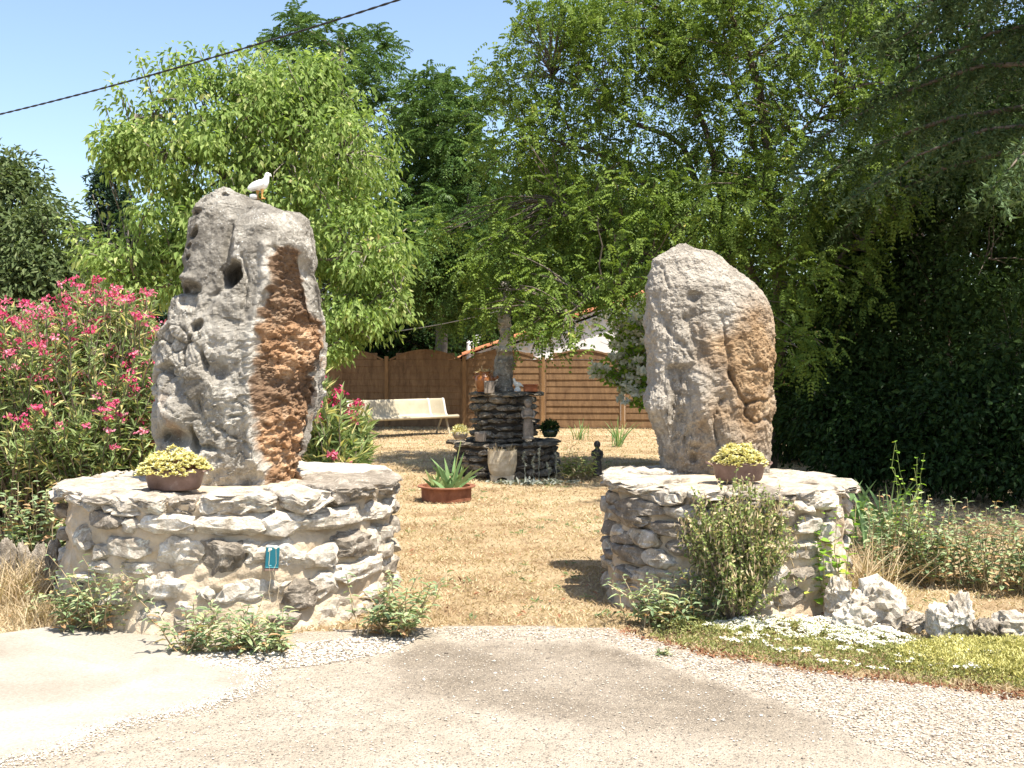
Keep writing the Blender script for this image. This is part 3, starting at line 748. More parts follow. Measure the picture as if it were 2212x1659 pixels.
def feat_right(U, V, P, fr):
    wob = np.stack([fbm(P * 6 + 13, 3), fbm(P * 6 + 19, 3)], -1)
    Uw = U + 7 * wob[..., 0]; Vw = V + 7 * wob[..., 1]
    disp = 0.018 * fbm(P * 2.4 + 7, 3) + 0.005 * fbm(P * 8, 4) + 0.004 * fbm(P * 28, 3) + 0.036 * (terrace(fbm(P * np.array([3.4, 3.4, 2.2]) + 21, 4, .55), 4) + .1) * (0.3 + 0.7 * sstep(600, 780, V))
    inn = np.zeros_like(U)
    d1, d2, cid = worley(P * np.array([7, 7, 4.5]) + 3)
    disp += 0.012 * (cid - 0.5) * sstep(560, 700, V); e1, e2, ce = worley(P * np.array([24, 24, 16]) + 8); disp += 0.008 * (ce - 0.5) * (0.35 + 0.65 * sstep(560, 760, V)) * (1 - .7 * ell(U, V, 1625, 770, 62, 125, 0, 2.2)) + 0.008 * fbm(P * 18, 4, .65)
    # recess down the left lower face
    inn += 0.07 * band(Uw, V, [(1432, 790), (1440, 860), (1445, 960), (1440, 1020)], [(1478, 790), (1488, 860), (1530, 960), (1530, 1020)], 10)
    disp += 0.022 * fbm(P * np.array([18, 18, 4]), 4, ridged=True) * ell(U, V, 1465, 920, 45, 120, 0, 2)
    inn -= 0.04 * ell(Uw, Vw, 1500, 860, 26, 55, 8)
    inn -= 0.05 * ell(U, V, 1410, 870, 22, 30)
    inn += 0.04 * pline(Uw, Vw, [(1478, 690), (1500, 760), (1478, 830)], 10)
    for pl_, d, w in ([[(1560, 805), (1580, 845), (1602, 872), (1640, 868), (1668, 850)], .032, 4], [[(1602, 872), (1596, 895), (1615, 910), (1650, 900)], .03, 4], [[(1548, 690), (1556, 800), (1570, 830)], .03, 4],
                      [[(1600, 795), (1620, 790), (1645, 802)], .03, 4], [[(1412, 640), (1440, 720), (1482, 770)], .025, 6], [[(1500, 700), (1508, 760)], .025, 4], [[(1425, 580), (1432, 620)], .02, 4],
                      [[(1540, 960), (1530, 900), (1545, 860)], .04, 5], [[(1650, 905), (1668, 930)], .05, 6]):
        inn += d * pline(Uw, Vw, pl_, w)
    inn -= 0.012 * ell(U, V, 1615, 820, 45, 42, 0, 1.5)
    inn += 0.04 * ell(U, V, 1490, 645, 14, 12)
    for u0, v0, ru, rv, d in [(1497, 960, 7, 7, .03), (1492, 985, 9, 12, .04), (1476, 945, 5, 18, .04)]:
        inn += d * ell(Uw, Vw, u0, v0, ru, rv)
    br = ell(U, V, 1625, 770, 62, 125, 0, 2.2)
    disp += br * 0.009 * fbm(P * 22, 4, 0.65)
    tint = np.zeros(U.shape + (3,))
    n1 = fbm(P * 3 + 30, 4)
    low = sstep(660, 720, V + 40 * n1)
    tint[..., 0] = np.clip(br * 1.1 * (0.8 + 0.5 * n1) * sstep(1540, 1590, Uw) + 0.65 * low * (0.55 + 0.9 * n1) * sstep(1470, 1520, Uw) + 0.06, 0, 1)
    tint[..., 1] = np.clip(0.55 * (1 - low) * (0.5 + 0.8 * fbm(P * 4 + 8, 4)) + 0.7 * ell(Uw, Vw, 1500, 850, 22, 50) + 0.7 * ell(U, V, 1410, 840, 30, 110) + 0.3 * ell(U, V, 1420, 650, 40, 90), 0, 1)
    tint[..., 2] = np.clip(0.35 * ell(Uw, Vw, 1520, 740, 45, 60) * (0.5 + fbm(P * 6, 3)) * 1.4 + 0.3 * ell(U, V, 1490, 640, 30, 25), 0, 1)
    return disp, inn, tint

RIGHT_L = [(1468, 528), (1455, 536), (1436, 546), (1415, 562), (1408, 590), (1400, 635), (1398, 690), (1402, 728), (1410, 785), (1407, 828), (1397, 855), (1400, 882), (1420, 914), (1434, 945), (1437, 980), (1434, 1024)]
RIGHT_R = [(1482, 528), (1510, 537), (1542, 543), (1574, 564), (1606, 588), (1632, 611), (1640, 628), (1658, 648), (1666, 675), (1672, 717), (1669, 786), (1666, 830), (1668, 880), (1659, 908), (1656, 966), (1656, 1024)]
YR = 7.98
rstone, PR = megalith('standing_stone', 'broad tan standing stone with a rounded top and ochre lower half', MAT['tanstone'], RIGHT_L, RIGHT_R, YR,
                      [(528, .05, .05), (560, .15, .15), (620, .22, .22), (800, .28, .26), (900, .26, .24), (1024, .22, .22)], feat_right, 320, 290, lean=0.03)

# ------------------------------------------------------------------ trees and shrubs
MAT['leaf_elder'] = leafmat('light_green_leaf', [(0.0, (0.11, 0.175, 0.045)), (0.4, (0.215, 0.305, 0.085)), (0.8, (0.33, 0.41, 0.145)), (0.94, (0.47, 0.49, 0.22)), (0.975, (0.62, 0.56, 0.28)), (1.0, (0.54, 0.33, 0.17))], 0.42)
MAT['leaf_ail'] = leafmat('ailanthus_leaf', [(0.0, (0.045, 0.088, 0.022)), (0.6, (0.090, 0.155, 0.040)), (1.0, (0.175, 0.26, 0.08))], 0.3, 0.45)
MAT['leaf_rob'] = leafmat('locust_leaf', [(0.0, (0.066, 0.110, 0.020)), (0.6, (0.150, 0.218, 0.042)), (0.95, (0.245, 0.32, 0.075)), (0.98, (0.48, 0.46, 0.12)), (1.0, (0.56, 0.48, 0.16))], 0.34, 0.45)
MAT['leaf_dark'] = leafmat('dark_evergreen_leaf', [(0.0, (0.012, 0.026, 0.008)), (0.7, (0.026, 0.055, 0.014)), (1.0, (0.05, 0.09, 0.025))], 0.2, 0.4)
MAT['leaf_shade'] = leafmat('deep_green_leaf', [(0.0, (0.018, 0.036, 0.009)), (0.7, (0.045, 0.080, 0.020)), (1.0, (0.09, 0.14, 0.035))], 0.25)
MAT['leaf_oak'] = leafmat('grey_green_leaf', [(0.0, (0.058, 0.085, 0.031)), (0.6, (0.111, 0.15, 0.058)), (1.0, (0.208, 0.24, 0.117))], 0.25)
MAT['needle'] = leafmat('cedar_needle', [(0.0, (0.035, 0.06, 0.022)), (0.6, (0.08, 0.125, 0.048)), (1.0, (0.17, 0.22, 0.11))], 0.2)
MAT['needle_dark'] = leafmat('dark_conifer_needle', [(0.0, (0.012, 0.03, 0.016)), (0.7, (0.03, 0.06, 0.032)), (1.0, (0.06, 0.10, 0.055))], 0.15)
MAT['leaf_oleander'] = leafmat('oleander_leaf', [(0.0, (0.11, 0.15, 0.055)), (0.5, (0.24, 0.315, 0.125)), (0.80, (0.36, 0.42, 0.20)), (0.88, (0.58, 0.53, 0.21)), (1.0, (0.70, 0.61, 0.31))], 0.3)
MAT['petal_pink'] = leafmat('pink_petal', [(0.0, (0.46, 0.03, 0.12)), (0.4, (0.62, 0.085, 0.20)), (0.8, (0.74, 0.24, 0.35)), (1.0, (0.80, 0.48, 0.54))], 0.3, tcol=1.1)
MAT['petal_white'] = leafmat('white_petal', [(0.0, (0.70, 0.68, 0.60)), (1.0, (0.84, 0.83, 0.80))], 0.25, tcol=1.0)
MAT['leaf_weed'] = leafmat('grey_green_weed_leaf', [(0.0, (0.14, 0.20, 0.105)), (0.5, (0.26, 0.335, 0.18)), (0.75, (0.40, 0.45, 0.25)), (0.86, (0.50, 0.43, 0.22)), (1.0, (0.44, 0.27, 0.15))], 0.3)
MAT['leaf_broom'] = leafmat('small_bush_leaf', [(0.0, (0.14, 0.19, 0.06)), (0.55, (0.28, 0.34, 0.12)), (0.78, (0.42, 0.44, 0.19)), (0.86, (0.58, 0.46, 0.25)), (1.0, (0.70, 0.58, 0.38))], 0.3)
MAT['leaf_bright'] = leafmat('bright_shoot_leaf', [(0.0, (0.135, 0.255, 0.03)), (0.7, (0.255, 0.405, 0.06)), (1.0, (0.495, 0.555, 0.105))], 0.35)
MAT['leaf_silver'] = leafmat('silver_leaf', [(0.0, (0.15, 0.165, 0.135)), (1.0, (0.36, 0.37, 0.32))], 0.2)
MAT['straw'] = leafmat('dry_straw', [(0.0, (0.33, 0.235, 0.135)), (0.5, (0.47, 0.365, 0.225)), (1.0, (0.62, 0.515, 0.35))], 0.25, tcol=1.1)
MAT['leaf_iris'] = leafmat('iris_blade', [(0.0, (0.121, 0.216, 0.081)), (0.7, (0.216, 0.324, 0.135)), (1.0, (0.405, 0.432, 0.176))], 0.25)
MAT['sedum_y'] = leafmat('yellow_stonecrop', [(0.0, (0.40, 0.37, 0.13)), (0.5, (0.56, 0.52, 0.20)), (1.0, (0.72, 0.67, 0.34))], 0.25, tcol=1.0)
MAT['sedum_g'] = leafmat('green_groundcover', [(0.0, (0.17, 0.19, 0.065)), (0.5, (0.33, 0.34, 0.13)), (0.8, (0.47, 0.44, 0.21)), (1.0, (0.42, 0.30, 0.17))], 0.25)
MAT['sedum_bowl'] = leafmat('cream_rosettes', [(0.0, (0.425, 0.362, 0.112)), (0.6, (0.725, 0.65, 0.3)), (1.0, (0.85, 0.85, 0.562))], 0.25, tcol=1.0)
MAT['sedum_stem'] = attrmat('red_stems', [(0.0, (0.15, 0.055, 0.03)), (1.0, (0.36, 0.19, 0.10))])

def blobs_to_world(bl):
    """(px,py,Y,rx,ry,ry_metres): picture-sized ellipsoids standing Y metres away"""
    out = []
    for px, py, Y, rx, ry, rd_ in bl:
        out.append((W(px, py, Y), np.array([rx / F * Y, rd_, ry / F * Y])))
    return out

def sample_blobs(bl, N, shell=0.35, gapf=1.1, gap=-0.35, r=rng):
    wts = np.array([b[1][0] * b[1][2] + 0.5 * b[1][0] * b[1][1] for b in bl]); wts /= wts.sum()
    k = r.choice(len(bl), N, p=wts)
    C = np.array([b[0] for b in bl])[k]; R = np.array([b[1] for b in bl])[k]
    d = rdir(N, r); rad = r.uniform(0, 1, N) ** shell
    P = C + d * rad[:, None] * R
    o = r.uniform(0, 50, 3)
    keep = fbm(P * gapf + o, 3) > gap
    return P[keep], d[keep], k[keep]

def limb(a, b, sag=0.12, n=8, r=rng, wob=0.06):
    a = np.asarray(a, float); b = np.asarray(b, float); t = np.linspace(0, 1, n)[:, None]
    L = np.linalg.norm(b - a)
    P = a + (b - a) * t
    P[:, 2] += (np.sin(t[:, 0] * math.pi) * sag * L)
    P[1:-1] += r.normal(size=(n - 2, 3)) * wob * L / 3
    return P

def skeleton(mb, trunk, r0, r1, targets, rl=0.35, r=rng, twigs=None, twr=0.008, sides=7, lo=0.35):
    """trunk polyline, limbs to each target, twigs to cluster points"""
    trunk = np.asarray(trunk, float)
    m = np.linspace(0, 1, len(trunk)); tt = np.linspace(0, 1, 24)
    tp = np.stack([np.interp(tt, m, trunk[:, k]) for k in range(3)], 1)
    tube(mb, tp, np.linspace(r0, r1, 24), sides + 3)
    nodes = [tp[int(24 * lo):]]
    for q in targets:
        d = np.linalg.norm(tp - np.asarray(q), axis=1) + 1.2 * np.maximum(0, tp[:, 2] - q[2] + 0.2) * 2
        d[:int(24 * lo)] += 5
        i = int(np.argmin(d)); P = limb(tp[i], q, 0.10, 9, r)
        L = np.linalg.norm(P[-1] - P[0]); ra = np.interp(i / 23, [0, 1], [r0, r1]) * rl * 1.6
        tube(mb, P, np.linspace(max(ra, 0.02), 0.008, 9), sides - 1); nodes.append(P[2:])
    nodes = np.concatenate(nodes)
    if twigs is not None:
        for q in twigs:
            d = np.linalg.norm(nodes - q, axis=1); i = int(np.argmin(d))
            if d[i] < 2.5:
                P = limb(nodes[i], q, 0.08, 5, r)
                tube(mb, P, np.linspace(twr * 1.3, twr * 0.5, 5), 4, caps=False)

def crown_simple(mb, C, D, per, rad, L, Wd, r=rng, down=0.5, out=0.6, up=0.5, full=False):
    """clusters C with outward directions D; 'per' leaves in each"""
    N = len(C) * per
    c = np.repeat(C, per, 0); d = np.repeat(D, per, 0)
    off = rdir(N, r) * (r.uniform(0, 1, N) ** 0.5)[:, None] * rad
    off[:, 2] *= 0.8
    dr = unit(unit(off) * out + d * 0.35 + rdir(N, r) * 0.5 + np.array([0, 0, -down]))
    nn = unit(d * 0.6 + np.array([0, 0, up]) + rdir(N, r) * 0.6)
    base = np.repeat(r.uniform(0, 1, len(C)), per)
    leaves(mb, c + off, dr, nn, L * r.uniform(0.4, 1.4, N), Wd * r.uniform(0.5, 1.3, N), np.clip(0.35 * base + 0.65 * r.uniform(0, 1, N), 0, 1), full=full)

def compound(mb, B, Dr, length, pairs, L, Wd, r=rng, droop=0.5, spread=1.0, fac=0.0):
    """pinnate leaves: base points B, directions Dr"""
    N = len(B); ln = length * r.uniform(0.6, 1.2, N)
    Dr = unit(Dr); side = unit(np.cross(Dr, np.array([0, 0, 1.0]) + rdir(N, r) * 0.35)); upn = np.cross(side, Dr)
    rn = r.uniform(0, 1, N)
    for k in range(pairs):
        t = (k + 1.0) / pairs
        q = B + Dr * (ln * t)[:, None] - np.array([0, 0, 1]) * (droop * ln * t * t)[:, None]
        tang = unit(Dr - np.array([0, 0, 1]) * (2 * droop * t))
        for sg in (-1, 1):
            dd = unit(side * sg * spread + tang * 0.45 - np.array([0, 0, 0.35]) + rdir(N, r) * 0.12)
            leaves(mb, q, dd, upn + rdir(N, r) * 0.2, L * r.uniform(0.8, 1.15, N) * (1 - 0.35 * t * t), Wd, np.clip(0.7 * rn + 0.3 * r.uniform(0, 1, N), 0, 1))

def tree(name, label, cat, base, group=None):
    return thing(name, label, cat, (base[0], base[1], 0), group)

# --- light green box elder behind the left stone
BL = blobs_to_world([(480, 330, 15, 190, 170, 1.6), (330, 330, 14.6, 110, 110, 1.0), (640, 250, 15.4, 150, 130, 1.5), (740, 340, 15.2, 130, 150, 1.4), (790, 560, 14.6, 105, 130, 1.2), (640, 520, 15.2, 190, 170, 1.6),
                     (420, 520, 14.8, 160, 130, 1.3), (280, 560, 14.4, 110, 70, 1.0), (740, 690, 14.4, 110, 80, 1.0), (860, 640, 14.6, 45, 60, .7), (560, 190, 15.4, 90, 80, .9), (290, 255, 14.6, 50, 60, .6), (690, 170, 15.4, 80, 70, .8),
                     (420, 190, 14.9, 70, 60, .7), (250, 330, 14.4, 45, 40, .5), (300, 620, 14.2, 90, 50, .8), (700, 760, 14.2, 60, 25, .6), (450, 640, 14.6, 100, 60, .8)])
tr = tree('box_elder_tree', 'light green broadleaf tree behind the left standing stone', 'tree', (-4.0, 15.2))
C, D, K = sample_blobs(BL, 5400, 0.62, 1.9, 0.02)
sk = MB(); sk.smooth = True
skeleton(sk, [(-4.0, 15.2, -0.1), (-3.95, 15.2, 1.0), (-3.9, 15.1, 2.2), (-3.7, 15.2, 3.6), (-3.5, 15.3, 4.8)], 0.15, 0.04, [b[0] for b in BL], 0.4, twigs=C[::4], twr=0.012)
sh = []
for px, py in [(362, 118), (405, 130), (470, 100), (318, 160), (265, 200), (240, 300), (520, 120), (228, 228), (215, 330), (450, 140), (620, 130), (150, 480), (200, 420), (250, 180), (300, 120), (340, 140), (380, 105), (430, 108), (210, 300), (205, 500), (160, 560), (180, 600), (500, 105), (560, 110)]:
    e = W(px, py, 14.8); a = e + np.array([0.25, 0.1, -0.8]); P = limb(a, e, 0.02, 5); tube(sk, P, np.linspace(0.012, 0.005, 5), 4); sh.append(e); sh.append(P[3])
obj('trunk', sk, MAT['bark_grey'], tr)
cr = MB()
crown_simple(cr, C, D, 15, 0.20, 0.105, 0.050, down=0.8, out=0.6, up=0.4)
sh = np.array(sh); crown_simple(cr, sh, np.tile([0, -0.3, 1.0], (len(sh), 1)), 16, 0.15, 0.10, 0.055, down=0.7)
obj('crown', cr, MAT['leaf_elder'], tr)

# --- trees of heaven beyond the lawn
def ailanthus(name, label, bl, base, n, per, trunk_r, L=0.13, length=0.55, lo=0.4, seed=1, darkgap=-0.25):
    r = np.random.default_rng(seed); B = blobs_to_world(bl)
    t = tree(name, label, 'tree', base, 'trees of heaven around the fence')
    C, D, K = sample_blobs(B, n, 0.4, 0.75, darkgap, r)
    sk = MB(); sk.smooth = True
    top = max(b[0][2] for b in B)
    skeleton(sk, [(base[0], base[1], -0.1), (base[0] + .1, base[1], top * .3), (base[0] - .1, base[1], top * .6), (base[0], base[1], top)], trunk_r, trunk_r * .3, [b[0] for b in B], 0.4, r, twigs=C[::10], twr=0.012, lo=lo)
    obj('trunk', sk, MAT['bark_grey'], t)
    cr = MB(); Bp = np.repeat(C, per, 0); Dp = np.repeat(D, per, 0)
    Dr = unit(Dp * 0.7 + rdir(len(Bp), r) * 0.8 + np.array([0, -0.15, 0.25]))
    compound(cr, Bp + rdir(len(Bp), r) * 0.12, Dr, length, 8, L, L * 0.36, r, droop=0.45)
    obj('crown', cr, MAT['leaf_ail'], t)
ailanthus('tree_of_heaven', 'tall dark green tree with the highest crown behind the light green tree', [(640, 140, 29, 75, 120, 2), (760, 150, 29, 120, 100, 2.4), (830, 240, 28, 80, 110, 2), (680, 300, 29, 150, 140, 2.5), (560, 330, 30, 120, 130, 2), (640, 60, 29, 40, 40, .8), (700, 500, 29, 200, 150, 2.5)], (-4.6, 29.5), 900, 6, 0.28, seed=4)
ailanthus('tree_of_heaven', 'dark green tree with feathery leaves between the light green tree and the locust', [(930, 240, 26.6, 70, 90, 1.6), (960, 340, 26.6, 110, 90, 2), (900, 420, 26.2, 80, 80, 1.6), (1000, 470, 26.1, 130, 90, 2), (920, 560, 26.0, 90, 80, 1.6), (1060, 560, 25.6, 90, 80, 1.6), (985, 640, 26.2, 90, 60, 1.4), (1010, 250, 27.1, 60, 70, 1.4), (900, 520, 22.2, 42, 40, .6), (870, 500, 23.5, 50, 50, .8), (830, 560, 25.6, 80, 50, .9), (930, 600, 25.4, 90, 45, .9), (760, 540, 25.6, 80, 50, .9)], (-1.9, 28.2), 950, 6, 0.20, seed=5)  # foremost small leaf clump is added to throw dappled shade on the bench

# --- false acacia (locust) with several stems, right of the middle
RB = blobs_to_world([(1180, 130, 16.5, 120, 100, 1.4), (1330, 120, 16, 150, 130, 1.6), (1500, 100, 15.5, 140, 120, 1.6), (1660, 110, 15, 120, 130, 1.6), (1090, 190, 16.8, 70, 80, 1.0), (1250, 300, 16.2, 160, 120, 1.6), (1430, 260, 15.6, 150, 120, 1.6),
                     (1590, 310, 15, 130, 130, 1.5), (1130, 330, 16.5, 110, 90, 1.2), (1180, 460, 16, 130, 90, 1.4), (1350, 450, 15.2, 150, 100, 1.4), (1520, 470, 14.6, 150, 100, 1.4), (1700, 420, 14.6, 140, 130, 1.5), (1780, 250, 14.8, 130, 130, 1.5),
                     (1100, 570, 15.8, 90, 70, 1.0), (1230, 590, 15, 120, 70, 1.1), (1360, 570, 14.4, 110, 80, 1.0), (1700, 600, 14, 110, 110, 1.2), (1850, 430, 14.4, 110, 130, 1.4), (1180, 690, 14.6, 55, 60, .6), 
                     (1040, 650, 15.4, 30, 50, .4), (1230, 750, 14.0, 40, 50, .4), (1150, 620, 15.2, 60, 45, .6), (1200, 665, 14.6, 55, 35, .5), (1125, 705, 14.8, 30, 35, .3), (940, 500, 16.4, 30, 40, .4), (1300, 625, 14.4, 70, 35, .5), (1030, 590, 15.8, 50, 60, .6), (1290, 520, 15, 100, 70, 1.0), (1900, 250, 14.6, 80, 120, 1.2),  (1420, 20, 15.5, 150, 80, 1.6), (1620, 10, 15, 150, 80, 1.6), (1800, 60, 14.8, 130, 90, 1.5), (1220, 30, 16.5, 110, 60, 1.4), (1810, 600, 14.6, 90, 100, 1.2), (1720, 760, 13.6, 70, 90, .9)])
tr = tree('locust_tree', 'tall loose crowned tree with several thin stems behind the right standing stone', 'tree', (3.7, 15.6))
C, D, K = sample_blobs(RB, 4500, 0.42, 1.15, -0.20)
sk = MB(); sk.smooth = True
b0 = np.array([3.65, 15.6, -0.1])
for pts, r0 in [([(1690, 640, 15.4), (1672, 520, 15.3), (1660, 425, 15.2), (1657, 304, 15.2), (1640, 174, 15.1), (1613, 117, 15), (1578, 35, 15), (1550, -60, 15)], 0.13),
                ([(1680, 560, 15.3), (1640, 350, 15.4), (1604, 243, 15.5), (1583, 182, 15.6), (1560, 60, 15.7)], 0.07),
                ([(1640, 640, 15.6), (1560, 450, 15.6), (1543, 343, 15.6), (1505, 226, 15.6), (1470, 143, 15.7), (1440, 20, 15.8)], 0.085),
                ([(1600, 640, 15.7), (1530, 450, 15.6), (1500, 370, 15.6), (1478, 321, 15.6), (1444, 290, 15.7), (1370, 269, 15.9), (1283, 208, 16.2), (1200, 170, 16.4)], 0.07),
                ([(1560, 640, 15.6), (1480, 480, 15.7), (1352, 360, 16), (1257, 321, 16.2), (1150, 300, 16.5)], 0.06),
                ([(1700, 640, 15.2), (1766, 596, 14.8), (1876, 504, 14.5), (1990, 430, 14.2)], 0.06), ([(1690, 600, 15), (1650, 420, 14.8), (1720, 300, 14.6), (1800, 200, 14.6)], 0.05),
                ([(1560, 620, 15.2), (1420, 560, 15), (1280, 480, 15.4), (1210, 430, 15.6)], 0.05), ([(1540, 620, 15), (1400, 600, 14.6), (1300, 610, 14.4), (1230, 680, 14.2)], 0.04)]:
    P = np.array([W(*q) for q in pts]); P = np.concatenate([[b0], [b0 * np.array([1, 1, 0]) + np.array([(P[0][0] - b0[0]) * .4, 0, 1.1])], P])
    m = np.linspace(0, 1, len(P)); tt = np.linspace(0, 1, 22); P = np.stack([np.interp(tt, m, P[:, k]) for k in range(3)], 1)
    P += 0.02 * rng.normal(size=P.shape); tube(sk, P, np.linspace(r0, 0.018, 22), 8)
nodes = np.array(sk.v[0])
allv = np.concatenate(sk.v)[::5]
for q in C[::5]:
    d = np.linalg.norm(allv - q, axis=1) + 0.7 * np.maximum(0, allv[:, 2] - q[2]); i = int(np.argmin(d))
    if d[i] < 3: tube(sk, limb(allv[i], q, 0.07, 5), np.linspace(0.014, 0.005, 5), 4, caps=False)
obj('trunk', sk, MAT['bark'], tr)
cr = MB(); per = 4
Bp = np.repeat(C, per, 0) + rdir(len(C) * per) * 0.19; Dr = unit(np.repeat(D, per, 0) * 0.6 + rdir(len(C) * per) * 0.9 - np.array([0, 0, .25]))
compound(cr, Bp, Dr, 0.22, 6, 0.062, 0.034, droop=0.4)
obj('crown', cr, MAT['leaf_rob'], tr)

# --- cedar at the right with drooping sprays
def conifer(name, label, base, H, rmax, n_br, mat, seed, z0=1.0, spray=0.9, needle=0.055, nw=0.012, dens=1.0, cone=1.0, r0=0.28, keepf=None, az=None, far=None, kk=3):
    r = np.random.default_rng(seed); base = np.array([base[0], base[1], 0.0])
    t = tree(name, label, 'tree', base)
    sk = MB(); sk.smooth = True
    tube(sk, [base + [0, 0, -0.1], base + [0.05, 0, H * .5], base + [0, 0, H]], [r0, r0 * .6, 0.02], 10)
    P_, D_ = [], []
    for b in range(n_br):
        u = (b + r.uniform(0, 1)) / n_br; z = z0 + (H - z0) * u
        a = r.uniform(0, 2 * math.pi) if az is None else r.uniform(*az)
        L = rmax * (1 - cone * u) * r.uniform(0.75, 1.1) + 0.12
        dirv = np.array([math.cos(a), math.sin(a), 0.0])
        tt = np.linspace(0, 1, 12)[:, None]
        br = base + [0, 0, z] + dirv * L * tt + np.array([0, 0, 1.0]) * (0.22 * L * np.sin(tt * 2.0) - 0.30 * L * tt ** 2)
        br += 0.02 * r.normal(size=br.shape)
        if keepf is not None and not keepf(br[-1]): continue
        tube(sk, br, np.linspace(0.010 + 0.010 * L, 0.005, 12), 5, caps=False)
        dn = dens * (1.0 if far is None or not far(br) else 0.3)
        nt_ = int(L * 25 * dn)
        s = r.uniform(0.10, 1, nt_) ** 0.8; q = np.stack([np.interp(s, tt[:, 0], br[:, k]) for k in range(3)], 1)
        side = np.array([-dirv[1], dirv[0], 0]); sg = r.choice([-1, 1], nt_)
        ln = spray * r.uniform(0.3, 1, nt_) * (1.1 - 0.55 * s)
        tw = unit(side * (sg * r.uniform(0.2, 1.0, nt_))[:, None] + dirv * r.uniform(0.2, 0.9, nt_)[:, None] + np.array([0, 0, 1]) * r.uniform(-1.3, -0.05, nt_)[:, None])
        for k in range(nt_):
            m_ = max(4, int(ln[k] * 26)); ss = np.linspace(0.0, 1, m_)[:, None]
            pp = q[k] + tw[k] * ss * ln[k] - np.array([0, 0, 0.5]) * ln[k] * ss ** 2
            P_.append(pp); D_.append(np.tile(tw[k], (m_, 1)))
        m_ = int(L * 40 * dn); s = np.linspace(0.05, 1, m_); P_.append(np.stack([np.interp(s, tt[:, 0], br[:, k]) for k in range(3)], 1) + [0, 0, 0.015]); D_.append(np.tile(dirv, (m_, 1)))
    obj('trunk', sk, MAT['bark'], t)
    P_ = np.concatenate(P_); D_ = np.concatenate(D_); cr = MB(); rn = np.repeat(r.uniform(0, 1, len(P_) // 20 + 1), 20)[:len(P_)]
    for k in range(kk):
        N = len(P_); dd = unit(D_ * 0.55 + rdir(N, r)); 
        leaves(cr, P_ + rdir(N, r) * 0.012, dd, rdir(N, r), needle * r.uniform(.7, 1.3, N), nw, np.clip(0.5 * rn + 0.5 * r.uniform(0, 1, N), 0, 1), 0.02, 0.05)
    obj('crown', cr, MAT[mat], t)
    return t
conifer('cedar_tree', 'big cedar with drooping sprays at the right edge', (7.3, 11.2), 12.0, 4.6, 125, 'needle', 21, z0=3.3, spray=0.62, needle=0.065, nw=0.022, dens=1.1, cone=0.35, keepf=lambda e: e[0] < 8.4 and e[1] < 15.2, far=lambda b: b[0][2] > 6.8 or b[-1][0] > 7.0, kk=4)
conifer('conifer', 'thin dark conifer spire left of the light green tree', (-14.7, 40.0), 9.0, 2.9, 70, 'needle_dark', 22, z0=1.5, spray=0.8, needle=0.22, nw=0.06, dens=0.4, cone=0.93, r0=0.2)

# --- other trees and the dark shrubs
def bushy(name, label, cat, bl, base, n, per, rad, L, Wd, mat, seed, trunk_r=0.1, gap=-0.3, gapf=0.9, bark='bark', group=None, shell=0.4, down=0.4, tw=12):
    r = np.random.default_rng(seed); B = blobs_to_world(bl)
    t = tree(name, label, cat, base, group)
    C, D, K = sample_blobs(B, n, shell, gapf, gap, r)
    kz = C[:, 2] > 0.05; C = C[kz]; D = D[kz]
    sk = MB(); sk.smooth = True; top = max(b[0][2] for b in B)
    skeleton(sk, [(base[0], base[1], -0.1), (base[0] + .05, base[1], top * .35), (base[0] - .05, base[1], top * .7), (base[0], base[1], top)], trunk_r, trunk_r * .3, [b[0] for b in B], 0.4, r, twigs=C[::tw], twr=max(0.006, trunk_r * .08), lo=0.12)
    obj('trunk', sk, MAT[bark], t)
    cr = MB(); crown_simple(cr, C, D, per, rad, L, Wd, r, down=down); obj('crown', cr, MAT[mat], t)
    return t
bushy('oak_tree', 'grey green rounded tree at the far left edge', 'tree', [(30, 460, 34, 90, 110, 2.2), (90, 540, 33, 80, 110, 2), (-20, 560, 33, 110, 120, 2.4), (20, 380, 34, 50, 50, 1.2), (120, 600, 32.5, 60, 70, 1.4), (60, 640, 32.5, 140, 90, 2)], (-15.3, 34.5), 1500, 16, 0.5, 0.22, 0.12, 'leaf_oak', 31, 0.3)
bushy('umbrella_pine', 'flat dark green crown just right of the conifer spire', 'tree', [(310, 545, 46, 100, 30, 2), (380, 540, 46, 80, 30, 2), (250, 580, 46, 120, 50, 2.5), (330, 640, 46, 260, 70, 3)], (-15.5, 47), 800, 14, 0.6, 0.3, 0.10, 'leaf_oak', 32, 0.3)
G_ = 'dark shrubs and trees in the shade at the right'
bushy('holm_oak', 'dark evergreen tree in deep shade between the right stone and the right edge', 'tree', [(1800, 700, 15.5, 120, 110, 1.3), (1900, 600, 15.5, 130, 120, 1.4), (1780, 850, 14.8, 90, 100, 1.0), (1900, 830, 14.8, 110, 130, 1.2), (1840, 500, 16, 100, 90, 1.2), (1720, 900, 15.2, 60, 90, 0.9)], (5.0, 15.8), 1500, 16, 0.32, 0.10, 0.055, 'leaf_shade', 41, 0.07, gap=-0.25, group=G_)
bushy('holm_oak', 'dark evergreen tree under the cedar at the right edge', 'tree', [(2020, 640, 14.6, 130, 140, 1.4), (2140, 560, 14.2, 130, 140, 1.4), (2060, 810, 13.6, 130, 100, 1.2), (2200, 760, 13.4, 130, 150, 1.3), (2010, 450, 15, 110, 110, 1.3), (2160, 380, 15, 130, 130, 1.4), (2060, 280, 15.4, 110, 110, 1.3), (2200, 200, 15.4, 100, 120, 1.3), (2210, 480, 15.2, 90, 120, 1.2), (2200, 640, 14.8, 90, 110, 1.2)], (5.9, 15.0), 2300, 16, 0.32, 0.10, 0.055, 'leaf_shade', 42, 0.08, gap=-0.25, group=G_)
